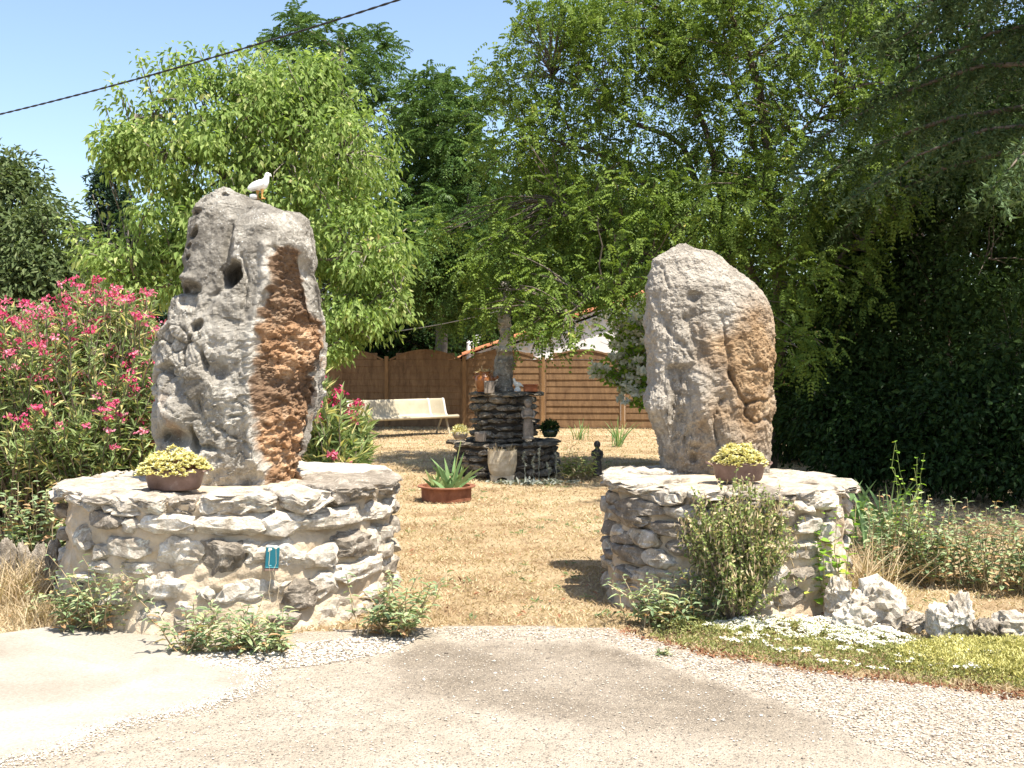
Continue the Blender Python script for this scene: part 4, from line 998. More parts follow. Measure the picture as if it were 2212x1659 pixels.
bushy('laurel_bush', 'low black green bush on the ground right of the tan stone', 'bush', [(1790, 900, 13.9, 80, 70, .8), (1900, 920, 13.6, 90, 90, .8), (1850, 985, 13.5, 90, 55, .7)], (4.2, 13.8), 700, 16, 0.22, 0.09, 0.045, 'leaf_dark', 43, 0.05, gap=-0.45, group=G_)
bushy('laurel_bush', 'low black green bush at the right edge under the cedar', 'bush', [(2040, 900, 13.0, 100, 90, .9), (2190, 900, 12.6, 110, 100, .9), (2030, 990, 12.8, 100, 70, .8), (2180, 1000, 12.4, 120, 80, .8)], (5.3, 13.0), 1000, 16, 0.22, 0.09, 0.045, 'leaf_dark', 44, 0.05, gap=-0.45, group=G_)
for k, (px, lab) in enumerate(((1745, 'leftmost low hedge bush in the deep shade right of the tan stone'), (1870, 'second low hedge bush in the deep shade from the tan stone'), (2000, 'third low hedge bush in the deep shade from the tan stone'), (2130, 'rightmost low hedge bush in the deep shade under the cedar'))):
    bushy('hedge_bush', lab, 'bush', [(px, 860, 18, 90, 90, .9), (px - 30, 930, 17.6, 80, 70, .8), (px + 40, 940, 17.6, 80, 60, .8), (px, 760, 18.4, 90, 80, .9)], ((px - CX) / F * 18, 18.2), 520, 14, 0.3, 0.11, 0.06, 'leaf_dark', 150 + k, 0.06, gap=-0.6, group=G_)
bushy('plane_tree', 'tall green tree high up behind the cedar sprays', 'tree', [(1950, 160, 24, 130, 130, 2), (2080, 60, 24, 140, 110, 2), (1880, 40, 24, 110, 90, 1.8), (2060, 260, 24, 130, 110, 2), (2190, 180, 24, 110, 130, 2), (1960, 330, 24, 110, 90, 1.8)], (9.0, 24.5), 1500, 13, 0.45, 0.15, 0.085, 'leaf_shade', 47, 0.25, gap=-0.3)
G_ = 'dark trees beyond the fence'
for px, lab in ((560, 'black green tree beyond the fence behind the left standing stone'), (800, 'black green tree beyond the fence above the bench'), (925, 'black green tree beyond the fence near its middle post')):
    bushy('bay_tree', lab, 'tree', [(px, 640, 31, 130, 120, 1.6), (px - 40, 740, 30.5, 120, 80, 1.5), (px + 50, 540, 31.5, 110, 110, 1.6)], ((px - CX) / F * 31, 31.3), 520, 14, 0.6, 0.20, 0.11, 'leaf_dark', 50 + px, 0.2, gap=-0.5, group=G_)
for px, lab in ((960, 'shadowy tree far behind the bench'), (1140, 'shadowy tree far behind the stone pillar'), (1330, 'shadowy tree far behind the white gable')):
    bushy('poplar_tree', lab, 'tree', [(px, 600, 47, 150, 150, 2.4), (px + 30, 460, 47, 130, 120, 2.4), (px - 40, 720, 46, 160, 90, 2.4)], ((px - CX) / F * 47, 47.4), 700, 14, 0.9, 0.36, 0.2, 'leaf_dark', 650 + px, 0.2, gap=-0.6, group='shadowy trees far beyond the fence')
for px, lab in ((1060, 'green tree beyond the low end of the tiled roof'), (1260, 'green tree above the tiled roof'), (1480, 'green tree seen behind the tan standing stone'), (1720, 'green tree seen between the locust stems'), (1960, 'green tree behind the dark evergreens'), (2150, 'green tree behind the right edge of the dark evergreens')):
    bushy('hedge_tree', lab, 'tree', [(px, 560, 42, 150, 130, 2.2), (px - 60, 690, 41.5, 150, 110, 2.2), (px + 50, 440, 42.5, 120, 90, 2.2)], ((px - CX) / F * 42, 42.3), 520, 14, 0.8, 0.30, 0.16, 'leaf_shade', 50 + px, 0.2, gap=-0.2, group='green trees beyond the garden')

# ------------------------------------------------------------------ fence
def fence():
    t = thing('wooden_fence', 'brown fence of arched slatted panels across the back of the lawn', 'fence', (0, 26.4, 0))
    a = math.radians(-5.5); ux = np.array([math.cos(a), math.sin(a), 0]); p0 = np.array([-1.15, 26.45, 0]); pitch = 1.90; w = 1.80
    side, mid, rise = 1.62, 1.87, 0.25
    post = MB(); bezel(post, (-0.045, -0.045, -0.1), (0.045, 0.045, 1.72), 0.008); post_me = post.mesh('post')
    slat = MB(); hw = w / 2 - 0.03
    bezel(slat, (-hw, -0.012, -0.085), (hw, 0.012, 0.085), 0.005); slat_me = slat.mesh('slat')
    batten = MB(); box(batten, (-0.02, 0.012, 0.05), (0.02, 0.03, 1.8)); bat_me = batten.mesh('batten')
    tops = []
    for h in (0.10, 0.23):
        c = hw * math.sqrt(max(0.02, 1 - (h - 0.02) / rise)); m = MB(); hh = 0.08 if h < 0.2 else 0.03
        bezel(m, (-c, -0.012, -hh), (c, 0.012, hh), 0.005); tops.append((h if h < 0.2 else 0.19, m.mesh('slat')))
    fr = MB()
    xs = np.linspace(-1, 1, 21); arc = [(x * w / 2, 0, side + rise * (1 - x * x)) for x in xs]
    for k in range(20):
        (x0, _, z0), (x1, _, z1) = arc[k], arc[k + 1]
        fr.add([[x0, -0.03, z0 - 0.03], [x1, -0.03, z1 - 0.03], [x1, -0.03, z1 + 0.015], [x0, -0.03, z0 + 0.015], [x0, 0.03, z0 - 0.03], [x1, 0.03, z1 - 0.03], [x1, 0.03, z1 + 0.015], [x0, 0.03, z0 + 0.015]],
               [[0, 1, 2, 3], [5, 4, 7, 6], [3, 2, 6, 7], [1, 0, 4, 5]])
    for sx in (-1, 1): box(fr, (sx * w / 2 - 0.03 * (sx > 0), -0.03, 0.04), (sx * w / 2 + 0.03 * (sx < 0), 0.03, side + 0.01))
    box(fr, (-w / 2 + 0.031, -0.03, 0.02), (w / 2 - 0.031, 0.03, 0.06))
    fr_me = fr.mesh('panel_frame')
    for me in (slat_me, bat_me, fr_me, *[q[1] for q in tops]): me.materials.append(MAT['fence'])
    post_me.materials.append(MAT['fencepost'])
    r = np.random.default_rng(77)
    for k in range(-5, 7):
        p = p0 + ux * pitch * k
        obj('post', post_me, None, t, p, (0, 0, a))
        if k == 6: break
        q = p + ux * pitch / 2
        f = obj('panel_frame', fr_me, None, t, q, (0, 0, a))
        for n in range(10):
            s = bpy.data.objects.new('slat', slat_me); COL.objects.link(s); s.parent = f
            s.location = (0, r.normal() * 0.002, 0.06 + 0.08 + n * 0.157); s.rotation_euler = (math.radians(-6), 0, r.normal() * 0.002)
        for h, me in tops:
            s = bpy.data.objects.new('slat', me); COL.objects.link(s); s.parent = f; s.location = (0, 0, side + h); s.rotation_euler = (math.radians(-6), 0, 0)
        for x in (-0.3, 0.3):
            s = bpy.data.objects.new('batten', bat_me); COL.objects.link(s); s.parent = f; s.location = (x, 0.01, 0)
fence()

# ------------------------------------------------------------------ house behind the fence
MAT['render'] = plainmat('white_render', (0.74, 0.71, 0.65), (0.82, 0.80, 0.77), 3, 0.9, 0.2, 0, 0.004, 60)
MAT['terracotta'] = plainmat('terracotta_tile', (0.34, 0.125, 0.06), (0.52, 0.22, 0.115), 9, 0.85, 0.2, 0, 0.004, 50, (0.60, 0.33, 0.2))
def house():
    Y = 29.5; t = thing('house', 'white rendered house with a clay tile roof behind the fence', 'house', (4.0, Y, 0))
    e0 = W(1004, 772, Y); rg = W(1480, 608, Y); x0, z0 = e0[0], e0[2]; xr, zr = rg[0], rg[2]; x2 = 2 * xr - x0
    m = MB(); D = 8.0
    prof = [(x0 + .25, 0), (x2 - .25, 0), (x2 - .25, z0 - 0.02), (xr, zr - 0.11), (x0 + .25, z0 - 0.02)]
    fr_ = [[x, Y, z] for x, z in prof]; bk = [[x, Y + D, z] for x, z in prof]
    m.add(fr_ + bk, [[0, 1, 2], [0, 2, 4], [2, 3, 4], [5, 7, 6], [5, 9, 7], [7, 9, 8], [0, 4, 9], [0, 9, 5], [1, 6, 7], [1, 7, 2], [0, 5, 6], [0, 6, 1]])
    obj('wall', m, MAT['render'], t)
    sl = (zr - z0) / (xr - x0); ang = math.atan(sl); Ls = math.hypot(xr - x0, zr - z0)
    # roof: two corrugated slopes
    for sgn in (1, -1):
        m = MB(); n = 28; th = 0.05
        ys = np.linspace(Y - 0.10, Y + D, 160); us = np.linspace(-0.15, 1, 8)
        A, B = np.meshgrid(us, ys); X = (x0 + (xr - x0) * A) if sgn > 0 else (x2 - (xr - x0) * A); Z = z0 + (zr - z0) * A + 0.05 + 0.045 * np.abs(np.sin(B * math.pi / 0.21))
        V = np.stack([X, B, Z], -1).reshape(-1, 3); i = np.arange(159)[:, None] * 8 + np.arange(7)[None]
        q = np.stack([i, i + 1, i + 9, i + 8], -1).reshape(-1, 4)
        m.add(V, q if sgn > 0 else q[:, ::-1]); V2 = V.copy(); V2[:, 2] -= 0.09; m.add(V2, q[:, ::-1] if sgn > 0 else q); m.smooth = True
        obj('roof', m, MAT['terracotta'], t)
    # verge tiles along the rake and the scalloped courses under it
    half = MB(); n = 9; th = np.linspace(0, math.pi, n)
    def shell(r0, r1, L):
        mb = MB(); V = []
        for y in (0, L):
            for r_ in (r0, r1):
                for k in th: V.append((math.cos(k) * r_, y, math.sin(k) * r_ * 0.8))
        Fq = []
        for k in range(n - 1):
            Fq += [[k, k + 1, 2 * n + k + 1, 2 * n + k], [n + k, 3 * n + k, 3 * n + k + 1, n + k + 1], [k, n + k, n + k + 1, k + 1]]
        Fq += [[0, 2 * n, 3 * n, n], [n - 1, 2 * n - 1, 4 * n - 1, 3 * n - 1]]
        mb.add(V, Fq); mb.smooth = False; return mb
    vt = shell(0.10, 0.085, 0.42).mesh('verge_tile'); vt.materials.append(MAT['terracotta'])
    for k in range(int(Ls / 0.36)):
        u = (k * 0.36) / Ls
        obj('verge_tile', vt, None, t, (x0 + (xr - x0) * u - 0.05, Y - 0.13, z0 + (zr - z0) * u + 0.055 + 0.006 * (k % 2)), (ang, 0, -math.pi / 2))
    gt = shell(0.100, 0.080, 0.16).mesh('eaves_tile'); gt.materials.append(MAT['render'])
    for row, (dz, pr) in enumerate(((-0.20, 0.10), (-0.36, 0.05))):
        for k in range(int((xr - x0) / 0.215) - 2):
            x = x0 + 0.45 + (k + 0.5 * row) * 0.215
            obj('eaves_tile', gt, None, t, (x, Y - pr, z0 + (x - x0) * sl + dz), (0, 0, 0))
    fas = MB(); k = 1 / math.cos(ang)
    for (d0, d1, yy) in ((-0.05, 0.03, 0.095),):
        fas.add([[x0, Y - yy, z0 + d0], [xr, Y - yy, zr + d0], [xr, Y - yy, zr + d1], [x0, Y - yy, z0 + d1], [x0, Y + .05, z0 + d0], [xr, Y + .05, zr + d0], [xr, Y + .05, zr + d1], [x0, Y + .05, z0 + d1]],
                [[0, 1, 2, 3], [3, 2, 6, 7], [1, 0, 4, 5], [0, 3, 7, 4]])
    obj('cornice', fas, MAT['render'], t)
    ch = MB(); c = W(1012, 770, Y - 0.1); lathe(ch, [(0.07, -0.1), (0.06, 0.2), (0.05, 0.32), (0.055, 0.36), (0.02, 0.44), (0.0, 0.46)], 10, c)
    obj('roof_finial', ch, MAT['render'], t)
house()
ant = MB(); c = W(1022, 738, 29.4)
tube(ant, [c + [0, 0, -0.45], c + [0, 0, 0.18]], 0.012, 5)
for k in range(4):
    tube(ant, [c + [-0.12 + .03 * k, 0, -0.10 + 0.08 * k], c + [0.16 + .02 * k, 0.0, -0.02 + 0.07 * k]], 0.012, 5)
MAT['pale_metal'] = plainmat('pale_metal', (0.55, 0.55, 0.55), (0.68, 0.68, 0.68), 5, 0.5, 0.5)
tag(obj('television_aerial', ant, MAT['pale_metal'], None), 'small pale aerial by the low end of the tiled roof', 'aerial')

# ------------------------------------------------------------------ bench
MAT['cream'] = plainmat('cream_enamel', (0.36, 0.305, 0.205), (0.42, 0.365, 0.26), 6, 0.5, 0.4, 0, 0.002, 90)
MAT['cream_band'] = plainmat('white_enamel', (0.50, 0.47, 0.40), (0.55, 0.52, 0.46), 6, 0.45, 0.4)
def bench():
    A = np.array([-3.30, 22.75, 0]); B = np.array([-1.36, 24.35, 0]); d = unit(B - A); L = np.linalg.norm(B - A); nrm = np.array([d[1], -d[0], 0])
    t = thing('garden_bench', 'long cream metal bench with a curved back, in front of the fence', 'bench', (A + B) / 2)
    prof = [(0.30, 0.355), (0.325, 0.375), (0.325, 0.405), (0.30, 0.425), (0.26, 0.43), (0.1, 0.405), (-0.03, 0.385), (-0.10, 0.395), (-0.15, 0.44), (-0.185, 0.55), (-0.22, 0.68), (-0.25, 0.76), (-0.275, 0.775), (-0.295, 0.76)]
    def ext(prof, s0, s1, th=0.014, off=0.0, seg=2):
        mb = MB(); prof = np.array(prof); tg = unit(np.gradient(prof, axis=0)); nn = np.stack([-tg[:, 1], tg[:, 0]], 1)
        out = prof - nn * off; inn = prof + nn * th; m = len(prof); V = []
        for s in np.linspace(s0, s1, seg):
            for q in list(out) + list(inn): V.append(A + d * s + nrm * q[0] + np.array([0, 0, q[1]]))
        F_ = []
        for k in range(seg - 1):
            b = k * 2 * m; e = b + 2 * m
            for j in range(m - 1): F_ += [[b + j, b + j + 1, e + j + 1, e + j], [b + m + j, e + m + j, e + m + j + 1, b + m + j + 1]]
            F_ += [[b, e, e + m, b + m], [b + m - 1, b + 2 * m - 1, e + 2 * m - 1, e + m - 1]]
        for b in (0, (seg - 1) * 2 * m):
            for j in range(m - 1): F_.append([b + j, b + m + j, b + m + j + 1, b + j + 1])
        mb.add(V, F_); return mb
    # the seat is a row of narrow strips rolled along its length
    P = np.array(prof); seg = np.linalg.norm(np.diff(P, axis=0), axis=1); cs = np.concatenate([[0], np.cumsum(seg)])
    body = ext([tuple(x) for x in np.stack([np.interp(np.linspace(0, cs[-1], 40), cs, P[:, k]) for k in (0, 1)], 1)], 0, L, 0.014, 0, 3)
    body.smooth = True; obj('seat', body, MAT['cream'], t)
    for s in (0.0, L - 0.46, L - 0.05):
        obj('band', ext(prof[4:], s, s + 0.05, -0.003, 0.006), MAT['cream_band'], t)
    for s in (0.18, L - 0.22):
        for f0, f1 in ((0.12, 0.26), (-0.02, -0.24)):
            m = MB(); tube(m, [A + d * s + nrm * f0 + [0, 0, .39], A + d * s + nrm * f1 + [0, 0, 0.0]], 0.022, 8); obj('leg', m, MAT['cream'], t)
bench()

# ------------------------------------------------------------------ dry-stone cairn with its ornaments
CC = np.array([-0.10, 15.62, 0.0])
def cairn():
    t = thing('dry_stone_cairn', 'dark two tier dry stone cairn in the middle of the lawn', 'cairn', CC)
    var = []
    for k in range(14):
        V, Fc = rock((1, 1, 1), 3, 900 + k, p=3.0, cuts=9, rough=0.16, strat=0.04); m = MB(); m.add(V, Fc); m.smooth = True
        me = m.mesh('stone'); me.materials.append(MAT['drystone']); var.append(me)
    core = MB(); lathe(core, [(0.70, 0), (0.68, 0.45), (0.40, 0.455), (0.39, 1.1), (0.0, 1.1)], 28, CC); obj('core', core, MAT['core_dark'], t)
    r = np.random.default_rng(5)
    for R, z0, z1, hs in ((0.77, 0.0, 0.50, 0.098), (0.485, 0.46, 1.165, 0.086)):
        z = z0
        while z < z1 - 0.02:
            h = min(hs * r.uniform(0.7, 1.3), z1 - z); last = z + h > z1 - 0.03
            a = r.uniform(0, 1); end = a + 2 * math.pi
            while a < end:
                w = r.uniform(0.13, 0.34) * (1.25 if last else 1); a2 = a + w / R
                rr = R + r.uniform(-0.06, 0.02) + (0.03 if last else 0); th = (a + a2) / 2
                dz = r.uniform(0.9, 1.35)
                obj('stone', var[r.integers(14)], None, t, CC + [math.sin(th) * (rr - 0.09), -math.cos(th) * (rr - 0.09), z + h / 2 + r.normal() * 0.006], (r.normal() * 0.06, r.normal() * 0.05, th), (w * 0.53 * 2, 0.24, h * dz * 0.9))
                a = a2 + 0.015 / R
            z += h
cairn()

def feat_pillar(U, V, P, fr):
    disp = 0.012 * fbm(P * 5, 4) + 0.006 * fbm(P * 22, 4, .65) + 0.05 * terrace(fbm(P * 4 + 3, 3), 4); inn = np.zeros_like(U)
    inn += 0.05 * ell(U, V, 1090, 770, 22, 8, 0, 2) + 0.03 * ell(U, V, 1092, 706, 30, 6) - 0.05 * ell(U, V, 1095, 757, 20, 9)
    tint = np.zeros(U.shape + (3,)); tint[..., 1] = np.clip(0.9 * ell(U, V, 1095, 745, 22, 14) + 0.5 * ell(U, V, 1098, 660, 20, 45), 0, 1); tint[..., 2] = np.clip(0.35 * sstep(770, 800, V), 0, 1)
    return disp, inn, tint
YPI = 15.62
pil, _ = megalith('stone_pillar', 'slender grey stone pillar standing on top of the dry stone cairn', MAT['megalith'],
                  [(1082, 606), (1078, 622), (1077, 700), (1073, 760), (1070, 800), (1068, 851)], [(1102, 606), (1106, 622), (1107, 700), (1107, 760), (1108, 800), (1110, 851)], YPI,
                  [(606, .05, .05), (620, .09, .09), (760, .12, .12), (851, .15, .15)], feat_pillar, 90, 140, n=4.0)
pil['category'] = 'pillar'; del pil['group']

MAT['glaze_brown'] = plainmat('brown_glaze', (0.16, 0.055, 0.018), (0.30, 0.115, 0.035), 8, 0.25, 0.5)
MAT['terracotta_pot'] = plainmat('terracotta_pot', (0.32, 0.10, 0.045), (0.42, 0.16, 0.075), 12, 0.8, 0.25)
MAT['rust'] = plainmat('rusted_iron', (0.15, 0.055, 0.03), (0.27, 0.115, 0.065), 9, 0.85, 0.25, 0, 0.003, 80, (0.33, 0.17, 0.10))
MAT['bowl'] = plainmat('worn_enamel', (0.10, 0.055, 0.04), (0.21, 0.135, 0.11), 11, 0.55, 0.4, 0, 0.002, 90, (0.30, 0.23, 0.20))
MAT['glaze_green'] = plainmat('dark_green_glaze', (0.008, 0.02, 0.012), (0.015, 0.035, 0.02), 6, 0.15, 0.6)
MAT['trough'] = plainmat('stained_stoneware', (0.30, 0.235, 0.145), (0.56, 0.49, 0.37), 6, 0.85, 0.2, 0, 0.005, 40, (0.16, 0.13, 0.09))
MAT['statue'] = plainmat('mossy_cast_stone', (0.15, 0.125, 0.10), (0.34, 0.29, 0.24), 14, 0.9, 0.15, 0, 0.004, 60, (0.42, 0.30, 0.24))
MAT['statue_dark'] = plainmat('dark_bronze_figure', (0.03, 0.026, 0.022), (0.09, 0.075, 0.062), 16, 0.6, 0.4, 0, 0.004, 60)
MAT['soil'] = plainmat('dry_soil', (0.10, 0.07, 0.045), (0.24, 0.175, 0.11), 20, 0.95, 0.1, 0, 0.01, 60)
MAT['white_paint'] = plainmat('white_painted_stone', (0.76, 0.74, 0.68), (0.83, 0.82, 0.78), 20, 0.7, 0.3)
MAT['orange_paint'] = plainmat('ochre_paint', (0.50, 0.26, 0.07), (0.62, 0.36, 0.12), 20, 0.7, 0.3)
MAT['black'] = plainmat('black_rubber', (0.012, 0.012, 0.013), (0.03, 0.03, 0.032), 6, 0.6, 0.4)
MAT['grey_wire'] = plainmat('grey_wire', (0.25, 0.26, 0.27), (0.4, 0.4, 0.4), 6, 0.5, 0.4)

c = W(1046, 846, 15.35); t = thing('clay_jug', 'brown glazed jug with a side spout on the cairn top', 'jug', c)
m = MB(); lathe(m, [(0.0, 0), (0.10, 0), (0.12, 0.06), (0.135, 0.15), (0.13, 0.20), (0.10, 0.235), (0.085, 0.25), (0.09, 0.275), (0.10, 0.285), (0.085, 0.28), (0.075, 0.25), (0.0, 0.245)], 24, c); m.smooth = True
obj('body', m, MAT['glaze_brown'], t)
m = MB(); tube(m, [c + [0.10, -0.02, 0.17], c + [0.16, -0.02, 0.185], c + [0.20, -0.02, 0.21]], [0.028, 0.022, 0.018], 10); m.smooth = True; obj('spout', m, MAT['glaze_brown'], t)
m = MB(); tube(m, [c + [-0.12, 0, 0.19], c + [-0.155, 0, 0.21], c + [-0.14, 0, 0.25], c + [-0.09, 0, 0.262]], 0.012, 8); m.smooth = True; obj('handle', m, MAT['glaze_brown'], t)
m = MB(); N = 60; leaves(m, np.tile(c + [0, 0, 0.27], (N, 1)) + rdir(N) * [0.08, 0.08, 0.01], rdir(N) * [1, 1, .4] + [0, 0, .4], rdir(N), 0.07 * rng.uniform(.5, 1.5, N), 0.008, rng.uniform(0, 1, N))
tube(m, [c + [-0.03, 0, .27], c + [-0.035, 0, .36]], 0.006, 5)
tag(obj('dried_plant', m, MAT['straw']), 'withered plant in the brown jug', 'plant')
m = MB(); c = W(1057, 850, 15.2); bezel(m, c + [-0.072, -0.06, 0], c + [0.072, 0.06, 0.175], 0.012); tag(obj('stone_block', m, MAT['statue']), 'small square stone block beside the brown jug', 'block')
c = W(1146, 846, 15.5); t = thing('terracotta_planter', 'low red clay planter at the right end of the cairn top', 'planter', c)
m = MB(); bezel(m, c + [-0.10, -0.07, 0], c + [0.10, 0.07, 0.085], 0.01); obj('body', m, MAT['terracotta_pot'], t)
m = MB(); bezel(m, c + [-0.112, -0.082, 0.0852], c + [0.112, 0.082, 0.105], 0.006); obj('rim', m, MAT['terracotta_pot'], t)

def bird(mb_body, c, s, face=1.0):
    prof = [(-.080, .066, .006, .010), (-.066, .074, .010, .020), (-.050, .083, .019, .026), (-.028, .091, .031, .034), (0, .094, .038, .038), (.022, .103, .037, .036), (.036, .120, .027, .027), (.042, .136, .0195, .020), (.045, .150, .0175, .018), (.049, .163, .0185, .018), (.056, .170, .015, .014), (.062, .173, .006, .006)]
    P = np.array(prof); m = np.linspace(0, 1, len(P)); tt = np.linspace(0, 1, 30); Q = np.stack([np.interp(tt, m, P[:, k]) for k in range(4)], 1)
    tg = unit(np.gradient(Q[:, :2], axis=0)); nn = np.stack([-tg[:, 1], tg[:, 0]], 1); n = 14; th = np.arange(n) * 2 * math.pi / n
    V = np.stack([Q[:, 0][:, None] + nn[:, 0][:, None] * Q[:, 2][:, None] * np.cos(th), np.sin(th)[None] * Q[:, 3][:, None], Q[:, 1][:, None] + nn[:, 1][:, None] * Q[:, 2][:, None] * np.cos(th)], -1).reshape(-1, 3)
    i = np.arange(29)[:, None] * n; j = np.arange(n)[None]; k = (j + 1) % n
    V[:, 0] *= face
    mb_body.add(V * s + c, np.stack([i + j, i + k, i + n + k, i + n + j], -1).reshape(-1, 4)); mb_body.smooth = True

# white dove on the left stone
j = PL.reshape(-1, 3); want = W(560, 440, YL); near = j[(np.abs(j[:, 0] - want[0]) < 0.04) & (np.abs(j[:, 1] - YL) < 0.12)]
dz = float(np.max(near[:, 2])) - 0.006; dv = np.array([want[0] + 0.015, YL - 0.04, dz])
t = thing('dove_figure', 'white painted dove figure perched on top of the pitted stone', 'dove', dv)
m = MB(); bird(m, dv + [0, 0, -0.006], 1.0); obj('body', m, MAT['white_paint'], t)
for sg in (-1, 1):
    V, Fc = ico(3); w_ = V * np.array([0.060, 0.010, 0.026]); w_[:, 2] += w_[:, 0] * 0.25; w_[:, 2] -= 0.012 * np.maximum(0, -w_[:, 0] / 0.06) ** 2
    m = MB(); m.add(w_ + dv + [-0.018, sg * 0.035, 0.086], Fc); m.smooth = True; obj('wing', m, MAT['white_paint'], t)
    m = MB(); V, Fc = ico(2); m.add(V * 0.0035 + dv + [0.053, sg * 0.0165, 0.160], Fc); obj('eye', m, MAT['black'], t)
    f = dv + [0.0 + 0.02 * sg, -0.02 * sg, -0.004]
    m = MB(); tube(m, [f + [0, 0, 0.0], f + [-0.003, 0, 0.03], f + [0.0, 0, 0.06]], [0.006, 0.006, 0.013], 8)
    for a in (-0.6, -0.15, 0.35, 3.0):
        tube(m, [f + [0, 0, 0.004], f + [0.028 * math.cos(a - .9), 0.028 * math.sin(a - .9), -0.004]], [0.006, 0.003], 6)
    obj('leg', m, MAT['orange_paint'], t)
m = MB(); tube(m, [dv + [0.061, 0, 0.162], dv + [0.071, 0, 0.155], dv + [0.076, 0, 0.147]], [0.009, 0.006, 0.0015], 8); obj('beak', m, MAT['white_paint'], t)
m = MB(); V, Fc = rock((0.07, 0.05, 0.045), 2, 77); m.add(V, Fc); m.smooth = True
tag(obj('mortar_lump', m, MAT['white_paint'], None, dv + [-0.05, -0.01, 0.01]), 'small white lump of mortar under the tail of the dove', 'lump')

c = W(1118, 845, 15.4); t = thing('bird_ornament', 'tiny white bird ornament at the foot of the stone pillar', 'ornament', c)
m = MB(); bird(m, c, 1.0, -1); obj('body', m, MAT['white_paint'], t)
m = MB(); lathe(m, [(0.0, 0), (0.05, 0), (0.045, 0.03), (0.02, 0.07), (0, 0.07)], 12, c); obj('base', m, MAT['white_paint'], t)

def figure(name, label, c, H, mat, arms, seed=0):
    """cast garden figure: plinth, draped lower body, torso, folded arms, head with hair"""
    t = thing(name, label, 'statue', c)
    b = MB(); prof = [(0.0, 0.0), (.155, 0.0), (.155, .05), (.125, .06), (.13, .12), (.125, .25), (.115, .38), (.10, .48), (.105, .55), (.125, .62), (.13, .68), (.118, .72), (.075, .755), (.055, .775), (.052, .80)]
    P = np.array(prof); n = 26; th = np.arange(n) * 2 * math.pi / n
    fold = 1 + 0.10 * np.sin(5 * th)[None] * (sstep(.06, .15, P[:, 1]) * (1 - sstep(.40, .5, P[:, 1])))[:, None]
    X = P[:, 0][:, None] * np.cos(th) * fold; Yy = P[:, 0][:, None] * np.sin(th) * 0.72 * fold
    V = np.stack([X, Yy, np.broadcast_to(P[:, 1][:, None], X.shape)], -1).reshape(-1, 3); i = np.arange(len(P) - 1)[:, None] * n; j = np.arange(n)[None]; k = (j + 1) % n
    b.add(V * H + c, np.stack([i + j, i + k, i + n + k, i + n + j], -1).reshape(-1, 4))
    V, Fc = ico(3); hd = V * np.array([.082, .088, .105]); hd[:, 1] -= 0.02 * np.exp(-((V[:, 0] / .25) ** 2 + ((V[:, 2] + .1) / .25) ** 2)) * (V[:, 1] < 0)
    hd[:, 1] += 0.014 * np.exp(-(((np.abs(V[:, 0]) - .38) / .18) ** 2 + ((V[:, 2] - .12) / .16) ** 2)) * (V[:, 1] < 0)
    b.add(hd * H + c + [0, -0.01 * H, .868 * H], Fc)
    for sg in (-1, 1):
        tube(b, np.array([[.115 * sg, 0, .70], [.145 * sg, -.02, .60], [.12 * sg, -.08, .53], [(.03 if arms else .08) * sg, -.125, .56 if arms else .50]]) * H + c, np.array([.042, .038, .032, .026]) * H, 8)
        V2, F2 = ico(2); b.add(V2 * np.array([.03, .025, .03]) * H + c + np.array([(.02 if arms else .07) * sg, -.13, .565 if arms else .5]) * H, F2)
    b.smooth = True; obj('body', b, MAT[mat], t)
    hr = MB(); Vh = V[V[:, 2] > -9]; hh = V * np.array([.096, .098, .112]); hh = hh * (1 + 0.08 * fbm(V * 4 + seed, 3))[:, None]
    hh[:, 1] += 0.022; hh[:, 2] += 0.014; hr.add(hh * H + c + [0, 0, .868 * H], Fc); hr.smooth = True; obj('hair', hr, MAT[mat], t)
    return t
c = W(1141, 949, 14.98); figure('child_statue', 'grey stone child statue on the lower tier of the cairn', c, 0.56, 'statue', True, 3)
c = G(1290, 1027); figure('garden_statue', 'small dark statue standing among plants right of the cairn', c, 0.49, 'statue_dark', False, 9)

c = G(1085, 1041); c[1] += 0.12; t = thing('stoneware_trough', 'pale stained planter with an arched foot in front of the cairn', 'planter', c)
m = MB(); hw, hd, H = 0.195, 0.15, 0.415
prof = [(0.78, 0.085), (0.90, 0.14), (1.0, 0.24), (1.0, H), (0.9, H), (0.88, 0.3), (0.0, 0.3)]
n = 40; th = np.arange(n) * 2 * math.pi / n; ex = np.sign(np.cos(th)) * np.abs(np.cos(th)) ** .35; ey = np.sign(np.sin(th)) * np.abs(np.sin(th)) ** .35
V = np.concatenate([np.stack([ex * hw * s, ey * hd * s, np.full(n, z)], 1) for s, z in [(0.0, 0.085)] + prof]); i = np.arange(len(prof))[:, None] * n; j = np.arange(n)[None]; k = (j + 1) % n
m.add(V + c, np.stack([i + j, i + k, i + n + k, i + n + j], -1).reshape(-1, 4)); obj('body', m, MAT['trough'], t)
for sg in (-1, 1):
    m = MB(); P = [(.165, .088), (.15, .0), (.085, .0), (.06, .045), (.0, .06), (.0, .088)]; V = [[sg * x, y, z] for y in (-hd * .72, hd * .72) for x, z in P]
    m.add(np.array(V) + c, [[0, 1, 2], [0, 2, 3], [0, 3, 4], [0, 4, 5], [6, 8, 7], [6, 9, 8], [6, 10, 9], [6, 11, 10], [0, 6, 7], [0, 7, 1], [1, 7, 8], [1, 8, 2], [2, 8, 9], [2, 9, 3], [3, 9, 10], [3, 10, 4]]); obj('foot', m, MAT['trough'], t)
m = MB(); N = 70; b = np.tile(c + [0, 0, .30], (N, 1)) + rng.uniform(-1, 1, (N, 3)) * [.15, .1, .0]; leaves(m, b, rdir(N) * [.6, .6, 0] + [0, 0, 1], rdir(N), rng.uniform(.1, .22, N), .012, rng.uniform(0, 1, N))
tag(obj('withered_plant', m, MAT['straw']), 'withered stalks in the pale planter before the cairn', 'plant')

